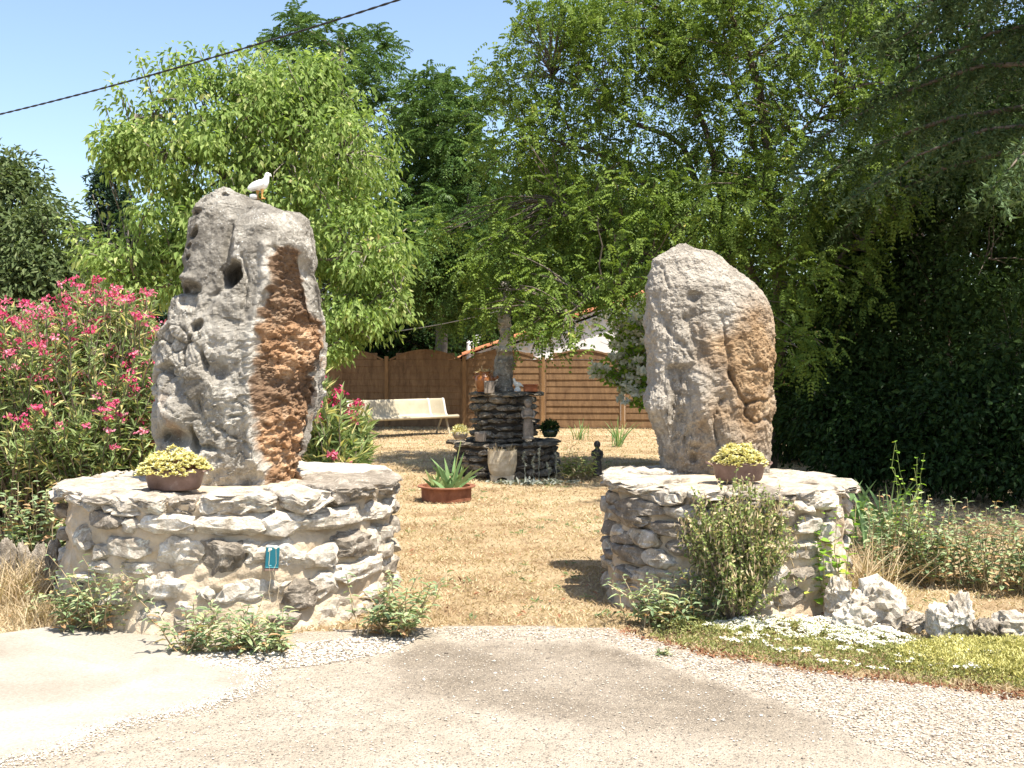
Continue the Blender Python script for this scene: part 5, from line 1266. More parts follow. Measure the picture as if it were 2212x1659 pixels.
def bowlplant(name, label, c, R, h, mat, pl_label, plname, pmat, n, hp, L):
    t = thing(name, label, 'bowl', c); m = MB(); lathe(m, [(0, 0), (R * .7, 0), (R * .95, h * .45), (R, h), (R * .93, h), (R * .88, h * .7), (0, h * .7)], 24, c); m.smooth = True; obj('body', m, MAT[mat], t)
    m = MB(); N = n; d = rdir(N); d[:, 2] = np.abs(d[:, 2]); p = c + [0, 0, h * .75] + d * [R * 1.1, R * 1.1, hp] * (rng.uniform(0.2, 1, N) ** .5)[:, None]
    leaves(m, p, d * .6 + rdir(N) * .8, rdir(N) * .6 + [0, 0, .6], L, L * .5, rng.uniform(0, 1, N)); tag(obj(plname, m, MAT[pmat]), pl_label, 'plant')
bowlplant('glazed_bowl', 'dark green glazed bowl at the right end of the lower cairn tier', W(1188, 944, 15.2), .115, .12, 'glaze_green', 'dark bushy plant in the green glazed bowl', 'bowl_plant', 'leaf_dark', 500, .14, .05)
bowlplant('plant_pot', 'pot of pale stonecrop at the left end of the lower cairn tier', W(994, 948, 15.2), .11, .10, 'statue', 'dry pale stonecrop in the pot left on the cairn', 'stonecrop', 'sedum_bowl', 500, .13, .03)
c = W(1038, 953, 14.95); t = thing('stone_pot', 'small rough stone pot on the lower tier of the cairn', 'pot', c); m = MB(); lathe(m, [(0, 0), (.07, 0), (.085, .1), (.08, .12), (.065, .12), (.06, .06), (0, .06)], 18, c, wob=.05); obj('body', m, MAT['statue'], t)

# ------------------------------------------------------------------ pots on the plinths, plaque, iris ring
def sedum_bowl(px, py, Y, D, h, label, plabel, seed, wid):
    r = np.random.default_rng(seed); c = W(px, py, Y); c[2] = 0.818; R = D / 2
    t = thing('metal_bowl', label, 'bowl', c, 'bowls of stonecrop on the plinths')
    m = MB(); lathe(m, [(0, 0), (R * .78, 0), (R * .84, h * .12), (R * .95, h * .8), (R * 1.0, h * .93), (R * 1.05, h), (R * 1.03, h * 1.02), (R * .95, h * .96), (R * .9, h * .8), (0, h * .75)], 40, c, 0.8); m.smooth = True; obj('basin', m, MAT['bowl'], t)
    for sg in (-1, 1):
        m = MB(); a = np.linspace(-.5, .5, 9); tube(m, [c + [sg * (R * 1.0 + .035 * math.cos(x * 3)), R * math.sin(x) * .8, h * .88 + .012 * math.cos(x * 3)] for x in a], .007, 6); obj('handle', m, MAT['bowl'], t)
    m = MB(); top = MB(); N = 330
    a = r.uniform(0, 2 * math.pi, N); q = r.uniform(0, 1, N) ** .5
    x = np.cos(a) * q * R * wid; y = np.sin(a) * q * R * .85 * wid; z = h * .9 + .105 * (1 - q ** 2.5) * r.uniform(.7, 1.15, N) * (1 + .35 * fbm(np.stack([x, y, 0 * x], 1) * 9 + seed, 2)) - .03 * np.maximum(0, q - .8) * 5 * r.uniform(0, 1, N)
    C = c + np.stack([x, y, z], 1)
    for k in range(0, N, 2): tube(m, [c + [x[k] * .55, y[k] * .55, h * .75], C[k]], .0022, 3, r.uniform(), False)
    for k in range(12): 
        d = rdir(N, r); d[:, 2] = np.abs(d[:, 2]) * .7; leaves(top, C + d * .004, d, np.tile([0, -.3, 1.0], (N, 1)) + rdir(N, r) * .3, .023 * r.uniform(.7, 1.3, N), .014, r.uniform(0, 1, N))
    s = thing('stonecrop', plabel, 'plant', c + [0, 0, h * .8], 'stonecrop in the bowls'); obj('stems', m, MAT['sedum_stem'], s); obj('rosettes', top, MAT['sedum_bowl'], s)
sedum_bowl(377, 1062, 6.72, .375, .125, 'wide brown metal bowl on the left plinth', 'tall mound of cream stonecrop spilling over the left bowl', 1, 1.18)
sedum_bowl(1596, 1042, 7.22, .36, .118, 'plain brown metal bowl on the right plinth', 'flat cushion of cream stonecrop in the right bowl', 2, 1.0)

MAT['teal'] = plainmat('teal_enamel', (0.0, 0.085, 0.115), (0.003, 0.11, 0.145), 8, 0.35, 0.5)
MAT['teal_rim'] = plainmat('pale_teal_edge', (0.10, 0.36, 0.40), (0.14, 0.42, 0.46), 8, 0.4, 0.5)
th, z, Y = on_cyl(LP, 585, 1203); R_ = LP['R'] + 0.036
pc = Vector((LP['c'][0] + math.sin(th) * R_, LP['c'][1] - math.cos(th) * R_, z))
t = thing('wall_plaque', 'small teal enamel plaque fixed to the left plinth', 'plaque', pc)
m = MB(); bezel(m, (-.040, -.006, -.062), (.040, .006, .062), .002); o = obj('plate', m, MAT['teal'], t, pc, (math.radians(-4), math.radians(5), th))
m = MB(); box(m, (-.0375, -.0085, -.0555), (.0375, -.0062, -.0530)); obj('rim_line', m, MAT['teal_rim'], t, pc, (math.radians(-4), math.radians(5), th))
m = MB(); V, Fc = rock((.020, .005, .007), 2, 5); m.add(V + [-.012, -.007, -.045], Fc); obj('emblem', m, MAT['teal_rim'], t, pc, (math.radians(-4), math.radians(5), th))
m = MB(); box(m, (-.040, -.006, -.0735), (.040, .006, -.0626)); obj('lower_ledge', m, MAT['bowl'], t, pc, (math.radians(-4), math.radians(5), th))

c = G(961, 1087); c[1] += 0.29; t = thing('iron_ring_planter', 'low rusted iron ring planted with irises on the lawn', 'planter', c)
m = MB(); lathe(m, [(.285, 0), (.29, .15), (.335, .155), (.335, .168), (.275, .168), (.272, .12), (0, .125)], 40, c); m.smooth = False; obj('ring', m, MAT['rust'], t)
m = MB(); lathe(m, [(.27, .122), (.15, .145), (0, .15)], 24, c); m.smooth = True; obj('soil', m, MAT['straw'], t)
def blades(mb, b, d, L, w, bend, r, rnd):
    N = len(b); d = unit(d); s = unit(np.cross(d, rdir(N, r) * [1, .4, 0] + [0, -1, 0])); V = []; n = 5
    side = unit(d * [1, 1, 0] + 1e-6)
    for k in range(n + 1):
        t_ = k / n; wk = w * (1 - t_ ** 2.2) * (0.75 + .5 * math.sin(t_ * 2)); q = b + d * (L * t_)[:, None] + (side * np.array([1, 1, 0]) - [0, 0, .6]) * (bend * L * t_ * t_)[:, None]
        V.append(q + s * wk[:, None] / 2 if np.ndim(wk) else q + s * wk / 2); V.append(q - s * (wk[:, None] if np.ndim(wk) else wk) / 2)
    V = np.stack(V, 1); m_ = 2 * (n + 1); T = []
    for k in range(n): T += [[2 * k, 2 * k + 1, 2 * k + 3], [2 * k, 2 * k + 3, 2 * k + 2]]
    mb.add(V.reshape(-1, 3), (np.arange(N)[:, None, None] * m_ + np.array(T)[None]).reshape(-1, 3), np.repeat(rnd, m_))
r = np.random.default_rng(3); m = MB()
for bx, by, n, hh in ((-.13, 0, 9, .26), (.06, -.05, 10, .42), (.17, .05, 7, .30), (-.02, .1, 7, .24), (.0, -.12, 5, .22)):
    a = np.linspace(-1, 1, n) + r.normal(size=n) * .1; b = np.tile(c + [bx, by, .13], (n, 1)) + r.normal(size=(n, 3)) * [.02, .02, 0]
    blades(m, b, np.stack([np.sin(a * .75), r.normal(size=n) * .2, np.cos(a * .75)], 1), hh * r.uniform(.7, 1.1, n) , np.full(n, .042), .12 * r.uniform(.2, 1.5, n), r, r.uniform(0, 1, n))
tube(m, [c + [.06, -.05, .13], c + [.13, -.05, .5], c + [.17, -.05, .68]], .006, 5, .9)
tag(obj('iris_clump', m, MAT['leaf_iris']), 'fan of iris blades growing in the iron ring', 'plant')

# ------------------------------------------------------------------ oleanders and the white rose
def shrub(name, label, cat, base_pts, tips, nleaf, L, Wd, mat, seed, stem_r=.010, t0=.4, flowers=0, fmat=None, fn=24, frad=.08, fL=.035, sag=.03, fsel=None, whorl=.9, full=False, group=None, bark='twig'):
    r = np.random.default_rng(seed); base_pts = np.asarray(base_pts, float); c = base_pts.mean(0); c[2] = 0
    t = thing(name, label, cat, c, group); st = MB(); st.smooth = True; lf = MB(); fl = MB()
    LP_, LD_ = [], []
    for q in tips:
        d = np.linalg.norm((base_pts - q) * [1, 1, 0], axis=1) + r.uniform(0, .5, len(base_pts)); b = base_pts[int(np.argmin(d))]
        P = limb(b, q, sag, 7, r, .05); tube(st, P, np.linspace(stem_r, stem_r * .4, 7), 5, caps=False)
        s = t0 + (1 - t0) * r.uniform(0, 1, nleaf) ** .7; m_ = np.linspace(0, 1, 7); pp = np.stack([np.interp(s, m_, P[:, k]) for k in range(3)], 1)
        dd = unit(P[-1] - P[-3]); LP_.append(pp); LD_.append(unit(np.tile(dd, (nleaf, 1)) * .7 + rdir(nleaf, r) * whorl))
    LP_ = np.concatenate(LP_); LD_ = np.concatenate(LD_); N = len(LP_)
    leaves(lf, LP_, LD_, rdir(N, r) * .7 + [0, -.3, .6], L * r.uniform(.6, 1.2, N), Wd, r.uniform(0, 1, N), .04, .12, full)
    obj('stems', st, MAT[bark], t); obj('foliage', lf, MAT[mat], t)
    if flowers:
        sel = tips if fsel is None else tips[fsel(tips)]
        k = r.permutation(len(sel))[:flowers]; C = sel[k] + [0, 0, .02]; per = fn
        cc = np.repeat(C, per, 0); d = rdir(len(cc), r); d[:, 2] = np.abs(d[:, 2]) * .9; sc = np.repeat(r.uniform(.5, 1.2, len(C)), per)
        leaves(fl, cc + d * (frad * sc * r.uniform(.3, 1, len(cc)))[:, None], rdir(len(cc), r) + d * .5, d + rdir(len(cc), r) * .5, fL * r.uniform(.7, 1.2, len(cc)), fL * .8, np.clip(np.repeat(r.uniform(0, .7, len(C)), per) + r.uniform(0, .3, len(cc)), 0, 1))
        obj('flowers', fl, MAT[fmat], t)
    return t
def tips_from(bl, n, shell=.45, gap=-.5, seed=0):
    C, D, K = sample_blobs(blobs_to_world(bl), n, shell, 1.5, gap, np.random.default_rng(seed)); return C[C[:, 2] > .15]
tp = tips_from([(60, 760, 9.3, 150, 110, .9), (200, 720, 9.5, 140, 110, .9), (320, 800, 9.4, 110, 120, .8), (120, 900, 9.0, 170, 90, .8), (-60, 820, 9.2, 130, 120, 1), (280, 920, 9.2, 120, 80, .7), (190, 650, 9.6, 60, 45, .5), (280, 660, 9.6, 60, 40, .5), (40, 690, 9.5, 90, 40, .6)], 900, .4, -.5, 61)
bs = np.stack([rng.uniform(-4.6, -2.9, 22), rng.uniform(9.0, 9.9, 22), np.zeros(22)], 1)
shrub('oleander', 'big pink flowering oleander left of the pitted stone', 'oleander', bs, tp, 36, .115, .022, 'leaf_oleander', 62, .008, .35, 560, 'petal_pink', 18, .06, .028, fsel=lambda q: (q[:, 2] > 1.25 + .25 * np.sin(q[:, 0] * 9)) | (q[:, 0] > -3.35), group='oleander bushes')
tp = tips_from([(700, 900, 9.7, 55, 90, .5), (755, 920, 10.0, 45, 60, .4), (730, 975, 9.6, 60, 40, .4), (690, 840, 9.8, 20, 40, .3)], 210, .5, -.7, 63)
bs = np.stack([rng.uniform(-1.75, -1.35, 9), rng.uniform(9.5, 10, 9), np.zeros(9)], 1)
shrub('oleander', 'small crimson oleander just right of the pitted stone', 'oleander', bs, tp, 30, .15, .026, 'leaf_oleander', 64, .009, .35, 30, 'petal_pink', 34, .075, .04, group='oleander bushes')
tp = tips_from([(1340, 720, 17.2, 60, 55, .6), (1380, 790, 17, 60, 60, .6), (1310, 800, 17, 45, 35, .5), (1400, 690, 17.4, 50, 60, .6), (1370, 850, 16.8, 40, 30, .4)], 260, .5, -.7, 65)
shrub('white_rose_bush', 'arching bush with white flowers left of the tan stone', 'rose bush', [(2.95, 17.3, 0), (3.05, 17.1, 0), (3.1, 17.4, 0)], tp, 22, .09, .055, 'leaf_bright', 66, .007, .45, 120, 'petal_white', 26, .10, .075, sag=.15)

# ------------------------------------------------------------------ foreground weeds and bushes
def weed(name, label, px, py, bx, by, n, h, lean, L, Wd, mat, seed, nleaf=18, group=None, smat='straw', t0=.12, base_r=None, cat='weed', dirx=0.0, wall=None):
    r = np.random.default_rng(seed); c = G(px, py); t = thing(name, label, cat, c, group); st = MB(); lf = MB(); LP_, LD_ = [], []
    for k in range(n):
        b = c + np.array([r.uniform(-bx, bx), r.uniform(-by, by), 0]); e = b + np.array([r.normal() * lean + dirx, r.normal() * lean - .03, h * r.uniform(.45, 1.05)])
        P = limb(b, e, .02, 6, r, .08); tube(st, P, np.linspace(.0045, .002, 6), 4, r.uniform(), False)
        s = np.linspace(t0, 1, nleaf); m_ = np.linspace(0, 1, 6); pp = np.stack([np.interp(s, m_, P[:, q]) for q in range(3)], 1)
        a = np.arange(nleaf) * 2.4 + r.uniform(0, 6); d = np.stack([np.cos(a), np.sin(a), r.uniform(-.1, .7, nleaf)], 1); LP_.append(pp); LD_.append(d)
    LP_ = np.concatenate(LP_); LD_ = np.concatenate(LD_); N = len(LP_)
    hh = np.clip(LP_[:, 2] / h, 0, 1)
    leaves(lf, LP_, LD_, rdir(N, r) * .35 + [0, 0, 1], L * r.uniform(.5, 1.2, N) * (1.1 - .45 * hh), Wd * (1.1 - .4 * hh), np.clip(r.uniform(0, .85, N) + .35 * (r.uniform(0, 1, N) > .8) + .25 * (hh < .2), 0, 1), .10, .25, True)
    obj('stems', st, MAT[smat], t); obj('foliage', lf, MAT[mat], t); return t
VG = 'grey green weeds growing along the plinths'
weed('valerian', 'grey green weed clump at the left foot of the large plinth', 255, 1362, .31, .10, 52, .44, .11, .08, .026, 'leaf_weed', 71, 13, VG)
weed('valerian', 'small grey green weed where the concrete meets the dry grass', 125, 1335, .10, .07, 12, .24, .06, .06, .026, 'leaf_weed', 72, 16, VG)
weed('valerian', 'pale weed clump in front of the large plinth below the plaque', 505, 1408, .30, .06, 40, .25, .10, .085, .026, 'leaf_weed', 73, 13, VG)
weed('valerian', 'leafy weed at the right foot of the large plinth', 835, 1372, .17, .08, 30, .40, .12, .09, .026, 'leaf_weed', 74, 13, VG, dirx=.04)
weed('valerian', 'weed clump at the left foot of the small plinth', 1440, 1352, .25, .10, 38, .30, .13, .085, .026, 'leaf_weed', 75, 13, VG)
weed('climbing_weed', 'bright green climbing shoot on the right side of the small plinth', 1775, 1330, .12, .10, 12, .72, .07, .075, .06, 'leaf_bright', 76, 14, None, 'straw', .25)
RG = 'weeds behind the border rocks'
weed('mint_weed', 'leafy weeds between the rose and the first border rock', 1930, 1250, .22, .25, 40, .60, .08, .07, .034, 'leaf_weed', 77, 18, RG)
weed('mint_weed', 'leafy weeds behind the middle border rocks', 2060, 1262, .25, .25, 52, .60, .08, .07, .034, 'leaf_weed', 78, 18, RG)
weed('mint_weed', 'leafy weeds at the right edge behind the border rocks', 2185, 1275, .25, .25, 52, .62, .08, .07, .034, 'leaf_weed', 79, 18, RG)
weed('rose_bush', 'tall thin rose bush with faded blooms right of the small plinth', 1960, 1235, .07, .07, 9, 1.0, .10, .06, .045, 'leaf_bright', 80, 11, None, 'leaf_broom', .3, cat='rose bush')
weed('sage_plant', 'grey green leafy plant above the edging slabs left of the large plinth', 85, 1255, .30, .10, 44, .72, .10, .10, .05, 'leaf_weed', 81, 16, VG)
# seed pods and bush in front of the small plinth
bc = G(1592, 1347); r = np.random.default_rng(83)
tp = np.stack([r.normal(0, .18, 520), r.normal(0, .13, 520), .18 + .62 * r.uniform(0, 1, 520) ** .75], 1); tp[:, 0] *= .45 + tp[:, 2] * .95; tp += bc
tp = tp[np.abs(tp[:, 0] - bc[0]) < .38]; tp[:, 2] -= .9 * (tp[:, 0] - bc[0]) ** 2; tp[:, 2] += .05 + .04 * r.normal(size=len(tp))
shrub('podded_bush', 'small leafed bush hung with tan seed pods before the small plinth', 'bush', bc + r.normal(0, 1, (8, 3)) * [.05, .04, 0], tp, 44, .028, .016, 'leaf_broom', 84, .0035, .22, whorl=1.6, sag=.02)
m = MB(); r = np.random.default_rng(85); N = 900; q = tp[r.integers(len(tp), size=N)] + r.normal(0, .03, (N, 3)) - [0, 0, .03]
q = q[q[:, 2] > .08]; N = len(q)
leaves(m, q, rdir(N, r) * .35 - [0, 0, 1], rdir(N, r), .05 * r.uniform(.6, 1.2, N), .010, r.uniform(.2, 1, N)); o = obj('seed_pods', m, MAT['straw']); o.parent = bpy.data.objects['podded_bush']; o.location = -bpy.data.objects['podded_bush'].location
# thin dry stalks with seed heads by the plaque
for k, (px, pt, lab) in enumerate(((583, 1188, 'dry stalk with a pale seed head in front of the plaque centre'), (596, 1182, 'dry stalk with a pale seed head crossing the plaque right edge'))):
    b = G(592 + 8 * k, 1400); e = W(px, pt, LP['c'][1] - LP['R'] - 0.075); t = thing('seed_stalk', lab, 'stalk', b, 'dry seed stalks'); m = MB(); tube(m, limb(b, e, 0, 8, wob=.05), .0011, 4, .9); obj('stalk', m, MAT['straw'], t)
    V, Fc = rock((.024, .024, .022), 2, 40 + k); m = MB(); m.add(V + e, Fc); obj('seed_head', m, MAT['petal_white'], t)
# blades and dead stalks on the lawn and in the border
def clump(name, label, c, n, h, w, spread, mat, seed, lo=.6, bend=.35, group=None, br=.05, cat='grass'):
    r = np.random.default_rng(seed); m = MB(); b = np.tile(c, (n, 1)) + r.normal(size=(n, 3)) * [br, br, 0]
    blades(m, b, np.stack([r.normal(size=n) * spread, r.normal(size=n) * spread, np.ones(n)], 1), h * r.uniform(lo, 1.1, n), np.full(n, w), bend * r.uniform(.1, 1.5, n), r, r.uniform(0, 1, n))
    return tag(obj(name, m, MAT[mat]), label, cat, group)
clump('grass_tuft', 'tall green grass tuft with straw at its foot left of the tan stone', G(1335, 965), 26, .62, .02, .25, 'leaf_iris', 91)
clump('grass_tuft', 'small green grass tuft before the fence right of the cairn', G(1252, 950), 14, .45, .02, .15, 'leaf_iris', 92)
clump('dry_grass_tuft', 'tawny dry grass right of the small plinth behind the rocks', G(1860, 1290), 160, .50, .006, .35, 'straw', 93, br=.12)
clump('dry_grass_tuft', 'long tawny dry grass by the grey edging at the left edge', G(45, 1300), 420, .40, .006, .30, 'straw', 94, br=.17)
clump('dry_grass_tuft', 'short tawny dry grass beside the left foot of the large plinth', G(95, 1342), 300, .20, .005, .4, 'straw', 95, br=.10)
clump('iris_clump', 'dark iris blades in the shade right of the small plinth', G(1880, 1170), 40, .65, .04, .3, 'leaf_iris', 96, br=.18, cat='plant')
# silver lamb's ear by the cairn
r = np.random.default_rng(97); c = G(1165, 1045); t = thing('lambs_ear', 'silver leaved plant with pale flower spikes beside the cairn', 'plant', c); m = MB(); N = 260
b = c + r.normal(size=(N, 3)) * [.28, .10, 0]; b[:, 2] = .01; leaves(m, b, rdir(N, r) * [1, 1, .2] + [0, 0, .35], rdir(N, r) * .3 + [0, 0, 1], .09 * r.uniform(.6, 1.2, N), .035, r.uniform(0, 1, N), full=True); obj('foliage', m, MAT['leaf_silver'], t)
for px, top in ((1135, 975), (1156, 985), (1160, 968), (1180, 1000), (1200, 980), (1190, 1010)):
    e = W(px, top, 14.35); b = np.array([e[0] + r.normal() * .02, 14.4, 0]); m = MB(); P = limb(b, e + [r.normal() * .03, 0, 0], 0, 8, r, .06); tube(m, P, .005, 5, .5); N = 40; s = r.uniform(.55, 1, N); q = np.stack([np.interp(s, np.linspace(0, 1, 8), P[:, k]) for k in range(3)], 1)
    leaves(m, q, rdir(N, r) + [0, 0, .5], rdir(N, r), .03, .016, r.uniform(0, 1, N)); obj('flower_spike', m, MAT['leaf_silver'], t)
weed('dark_plant', 'dark leafy plant between the silver plant and the small dark statue', 1245, 1035, .22, .12, 26, .42, .10, .10, .035, 'leaf_broom', 98, 14, cat='plant')

# ------------------------------------------------------------------ border rocks and grey edging
def boulder(label, px0, px1, pt, pb, seed, mat='stone_m', dep=.22, name='border_rock', group='rocks edging the flower border'):
    b = G((px0 + px1) / 2, pb); Y = b[1] + dep * .45; w = (px1 - px0) / F * Y; h = (pb - pt) / F * Y * 0.92
    V, Fc = rock((w * 1.1, dep, h * 1.15), 4, seed, p=2.8, cuts=10, rough=.20, cutd=(.6, .92)); D_, _ = ico(4)
    V = V * (1 + .10 * fbm(D_ * 4 + seed, 3, ridged=True) * .5)[:, None]
    d1, d2, cid = worley(D_ * 3.5 + seed); V = V * (1 - .14 * np.exp(-(d1 / .22) ** 2))[:, None]
    V[:, 2] -= V[:, 2].min() + .02; loc = np.array([b[0], Y, 0]); m = MB(); m.add(V, Fc)
    return tag(obj(name, m, MAT[mat], None, loc), label, 'rock', group)
boulder('narrow upright rock at the right foot of the small plinth', 1790, 1850, 1248, 1350, 201, 'stone_w')
boulder('largest pale border rock with a flat broken top', 1850, 1975, 1250, 1368, 202, 'stone_w', .26)
boulder('low pale rock in front of the largest border rock', 1810, 1900, 1310, 1375, 203, 'stone_w', .2)
boulder('low grey rock between the largest and the twin pointed border rocks', 1955, 2010, 1320, 1372, 204, 'stone_m', .15)
boulder('left of the twin pointed border rocks', 2010, 2075, 1308, 1388, 205, 'stone_w', .2)
boulder('right and taller of the twin pointed border rocks', 2060, 2125, 1288, 1390, 206, 'stone_w', .2)
boulder('brown wedge shaped rock beside the twin pointed rocks', 2118, 2170, 1335, 1398, 207, 'stone_g', .18)
boulder('rounded pale border rock at the right edge', 2160, 2260, 1320, 1400, 208, 'stone_m', .24)
for k, (a, b, pt, pb) in enumerate(((-10, 28, 1165, 1290), (30, 58, 1172, 1285), (60, 90, 1176, 1285), (92, 122, 1172, 1290), (122, 154, 1195, 1305))):
    lab = ['leftmost weathered grey edging slab at the picture edge', 'second grey edging slab from the left edge', 'third grey edging slab from the left edge', 'fourth grey edging slab from the left edge', 'leaning grey edging slab touching the large plinth'][k]
    boulder(lab, a, b, pt, pb, 220 + k, 'stone_g', .12, 'edging_slab', 'grey edging slabs at the left')

# ------------------------------------------------------------------ cables
def cable(name, label, a, b, sag, rad, twist, mat='black', n=140):
    a = np.array(a); b = np.array(b); s = np.linspace(0, 1, n)[:, None]; P = a + (b - a) * s; P[:, 2] -= (sag * 4 * s * (1 - s))[:, 0]
    m = MB(); m.smooth = True
    if twist:
        d = unit(b - a); u = unit(np.cross(d, [0, 0, 1.0])); v = np.cross(u, d)
        for k in range(2):
            ph = s * twist + k * math.pi; tube(m, P + rad * .55 * (np.cos(ph) * u + np.sin(ph) * v), rad * .72, 6)
    else: tube(m, P, rad, 6)
    return tag(obj(name, m, MAT[mat]), label, 'cable')
cable('power_cable', 'thick twisted black cable crossing the sky at upper left', W(-500, 345, 17.5), W(1500, -222, 10.5), .30, .0105, 300, n=800)
cable('telephone_wire', 'thin far wire sloping down behind the conifer spire', W(-60, 330, 40), W(520, 590, 32), .4, .018, 0)
cable('clothes_wire', 'pale wire in the shade above the fence', W(850, 716, 25.6), W(1090, 668, 25.2), .05, .012, 0, 'grey_wire')

# ------------------------------------------------------------------ ground cover: lawn straw, chippings, flowers
r = np.random.default_rng(300)
def scatter(n, poly=None, xr=None, yr=None, yexp=1.0):
    u = r.uniform(0, 1, n); Y = yr[0] + (yr[1] - yr[0]) * u ** yexp; X = r.uniform(-.6, .6, n) * Y if xr is None else r.uniform(*xr, n)
    P = np.stack([X, Y, np.zeros(n)], 1); return P if poly is None else P[inpoly(P, poly)]
P = scatter(330000, None, None, (5.2, 27), 1.9)
P = P[~inpoly(P, ROAD)]
for pl in (LP, RP): P = P[np.linalg.norm(P[:, :2] - pl['c'], axis=1) > pl['R'] - .02]
dens = fbm(P * 1.5, 3); P = P[r.uniform(-.6, .9, len(P)) < dens + .45]
N = len(P); m = MB(); d = unit(rdir(N, r) * [1, 1, .3] + [0, 0, .55]); s = unit(np.cross(d, rdir(N, r))); L = r.uniform(.015, .05, N)[:, None]; wd = (.0016 + .00035 * P[:, 1])[:, None]
V = np.stack([P - s * wd, P + s * wd, P + d * L], 1).reshape(-1, 3)
m.add(V, np.arange(3 * N).reshape(-1, 3), np.repeat(np.clip(.5 + .5 * fbm(P * .9, 3) + r.uniform(-.3, .3, N), 0, 1), 3))
tag(obj('dry_grass', m, MAT['straw']), 'short parched grass all over the lawn', 'grass', kind='stuff')

def pebbles(P, sz, mat, name, label):
    O = np.array([[1, 0, 0], [-1, 0, 0], [0, 1, 0], [0, -1, 0], [0, 0, 1], [0, 0, -1.0]]); T = np.array([[0, 2, 4], [2, 1, 4], [1, 3, 4], [3, 0, 4], [2, 0, 5], [1, 2, 5], [3, 1, 5], [0, 3, 5]])
    N = len(P); V = O[None] * r.uniform(.55, 1.25, (N, 6, 1)); a = r.uniform(0, 6.28, N); ca, sa = np.cos(a)[:, None], np.sin(a)[:, None]
    V = np.stack([V[..., 0] * ca - V[..., 1] * sa, V[..., 0] * sa + V[..., 1] * ca, V[..., 2] * .55], -1) * sz[:, None, None] + P[:, None] + [0, 0, .014]
    m = MB(); m.add(V.reshape(-1, 3), (np.arange(N)[:, None, None] * 6 + T[None]).reshape(-1, 3), np.repeat(r.uniform(0, 1, N), 6))
    return tag(obj(name, m, MAT[mat]), label, 'gravel', kind='stuff')
MAT['chips'] = attrmat('limestone_chips', [(0.0, (0.12, 0.10, 0.08)), (0.2, (0.30, 0.25, 0.195)), (0.55, (0.42, 0.375, 0.31)), (1.0, (0.64, 0.605, 0.545))], .9)
P1 = scatter(26000, GRAV, (-1.5, 3.2), (4.0, 6.6)); P2 = scatter(14000, WCHIP, (-2.4, -.5), (5.6, 6.7)); P3 = scatter(9000, ROAD, (-3, 3.2), (3.9, 6.6)); P3 = P3[~inpoly(P3, CONC)]; cb_ = np.array(CONC[:9]); k_ = r.integers(8, size=5000); u_ = r.uniform(0, 1, (5000, 1)); P4 = cb_[k_] * (1 - u_) + cb_[k_ + 1] * u_ + r.normal(size=(5000, 2)) * .05; P3 = np.concatenate([P3, np.concatenate([P4, np.zeros((5000, 1))], 1)])
pebbles(np.concatenate([P1, P2, P3]), np.concatenate([r.uniform(.003, .0085, len(P1)), r.uniform(.004, .012, len(P2)), r.uniform(.002, .006, len(P3)) * (1 + 1.2 * (r.uniform(0, 1, len(P3)) > .97))]), 'chips', 'gravel_chippings', 'loose white limestone chippings on the drive')

def carpet(name, label, poly, n, hf, L, Wd, mat, up=.6):
    xs = [q[0] for q in poly]; ys = [q[1] for q in poly]; P = scatter(n, None, (min(xs) - .1, max(xs) + .1), (min(ys) - .1, max(ys) + .1)); J = jit(P, .09, 5); k = inpoly(J, poly); P = P[k]
    d = polydist(J[k], poly); H = hf(P, np.clip(d / .12, 0, 1)); P[:, 2] = H * r.uniform(.15, 1, len(P)) ** .6; N = len(P); m = MB()
    leaves(m, P, rdir(N, r) + [0, 0, up], rdir(N, r) * .6 + [0, 0, .7], L * r.uniform(.6, 1.3, N), Wd, np.clip(r.uniform(0, .8, N) + .3 * fbm(P * 6, 2), 0, 1))
    return tag(obj(name, m, MAT[mat]), label, 'groundcover', kind='stuff')
EDGE = gp((1400, 1372), (1500, 1400), (1700, 1436), (2000, 1470), (2212, 1490), (2300, 1500))
BACK = gp((2300, 1400), (2212, 1395), (2000, 1385), (1850, 1370), (1700, 1345), (1500, 1340), (1420, 1350))
carpet('green_stonecrop', 'green mat forming plant along the edge of the drive', EDGE + BACK, 30000, lambda P, e: e * (.05 + .045 * fbm(P * 5, 3)).clip(.015), .022, .010, 'sedum_g')
carpet('yellow_stonecrop', 'yellow stonecrop carpet in the right corner', gp((1900, 1440), (1960, 1458), (2070, 1470), (2212, 1485), (2300, 1492), (2300, 1400), (2212, 1395), (2050, 1392), (1950, 1400)), 24000, lambda P, e: e * (.085 + .03 * fbm(P * 6, 3)), .020, .009, 'sedum_y', 1.2)
wh = gp((1530, 1352), (1640, 1346), (1760, 1350), (1860, 1362), (1960, 1385), (1980, 1402), (1900, 1408), (1780, 1396), (1680, 1382), (1600, 1372), (1545, 1368))
P = scatter(5200, None, (.9, 2.6), (5.4, 6.8)); J = jit(P, .06, 4); P = P[inpoly(J, wh)]; P = P[fbm(P * 7, 2) > -.3]; P = P[:1000]
ex = np.stack([r.uniform(1.1, 2.7, 420), r.uniform(5.5, 6.55, 420), np.zeros(420)], 1); ex = ex[inpoly(ex, EDGE + BACK) & (fbm(ex * 4, 2) > 0.0)]; P = np.concatenate([P, ex]); m = MB()
Hh = .055 + .04 * fbm(P * 5, 3); C = P + np.stack([0 * Hh, 0 * Hh, Hh], 1); per = 13; cc = np.repeat(C, per, 0); a = r.uniform(0, 6.28, len(cc)); q = r.uniform(0, 1, len(cc)) ** .5 * .019
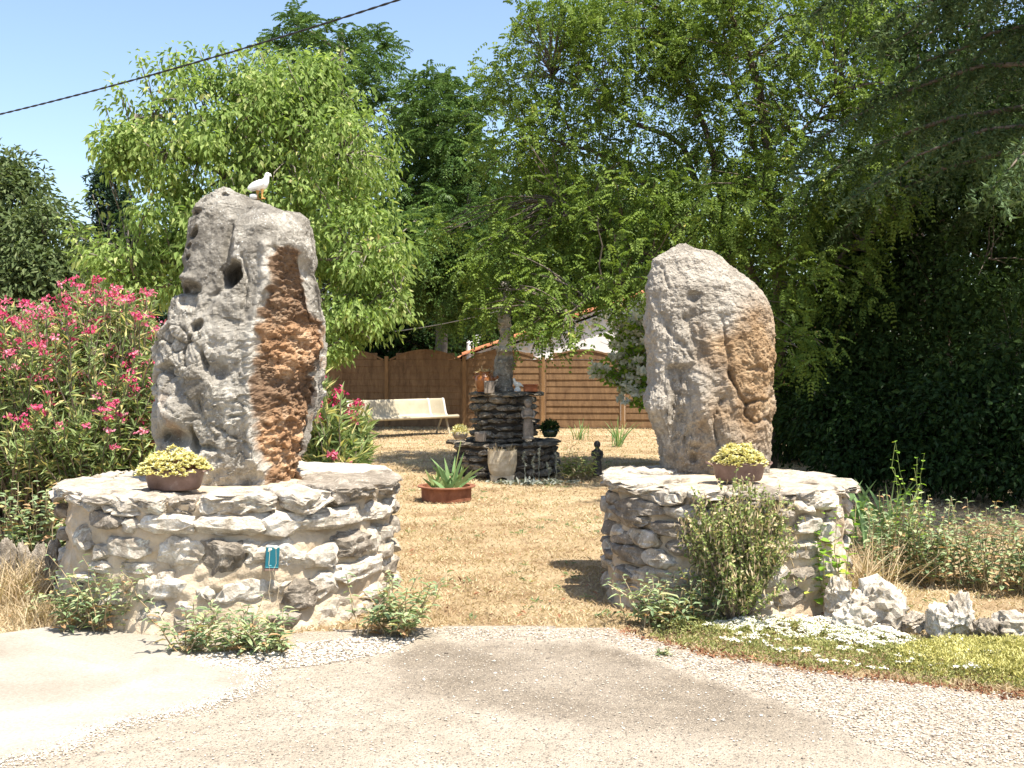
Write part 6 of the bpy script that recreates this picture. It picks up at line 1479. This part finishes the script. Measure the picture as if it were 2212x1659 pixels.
cc = cc + np.stack([np.cos(a) * q, np.sin(a) * q, -q * .2], 1); leaves(m, cc, rdir(len(cc), r) * [1, 1, .2], rdir(len(cc), r) * .25 + [0, 0, 1], .013, .011, r.uniform(0, 1, len(cc)))
for k in range(len(P)): pass
tag(obj('candytuft_flowers', m, MAT['petal_white']), 'drift of white candytuft flowers before the border rocks', 'flowers', kind='stuff')
carpet('leaf_litter', 'brown leaf litter between the groundcover and the drive', gp((1330, 1358), (1400, 1376), (1500, 1404), (1700, 1441), (2000, 1477), (2212, 1500), (2300, 1512), (2300, 1524), (2212, 1514), (2000, 1490), (1700, 1452), (1500, 1415), (1380, 1385)), 9000, lambda P, e: .02 + 0 * e, .025, .012, 'litter' if 'litter' in MAT else 'sedum_stem', .1)
weed('spurge_sprig', 'single small green sprig growing out of the gravel', 1426, 1417, .035, .02, 14, .05, .02, .022, .012, 'leaf_weed', 310, 8, cat='plant')

P = scatter(900, None, None, (6.8, 25), 1.3); P = P[~inpoly(P, ROAD)]
for pl in (LP, RP): P = P[np.linalg.norm(P[:, :2] - pl['c'], axis=1) > pl['R'] + .02]
P = P[fbm(P * .7 + 9, 2) > -.05]; per = 9; m = MB(); cc = np.repeat(P, per, 0) + r.normal(size=(len(P) * per, 3)) * [.03, .03, 0]
leaves(m, cc, rdir(len(cc), r) * [1, 1, .2] + [0, 0, .5], rdir(len(cc), r) * .4 + [0, 0, 1], .045 * r.uniform(.5, 1.3, len(cc)), .012, r.uniform(0, 1, len(cc)))
tag(obj('lawn_weeds', m, MAT['leaf_weed']), 'scattered green sprigs in the dry lawn', 'weeds', kind='stuff')
P = scatter(900, None, None, (6.8, 25), 1.4); P = P[~inpoly(P, ROAD)]; P[:, 2] = .02; m = MB()
leaves(m, P, rdir(len(P), r) * [1, 1, .15], rdir(len(P), r) * .3 + [0, 0, 1], .05 * r.uniform(.5, 1.2, len(P)), .025, r.uniform(.3, 1, len(P)))
tag(obj('fallen_leaves', m, MAT['sedum_stem']), 'fallen brown leaves lying on the dry lawn', 'leaves', kind='stuff')
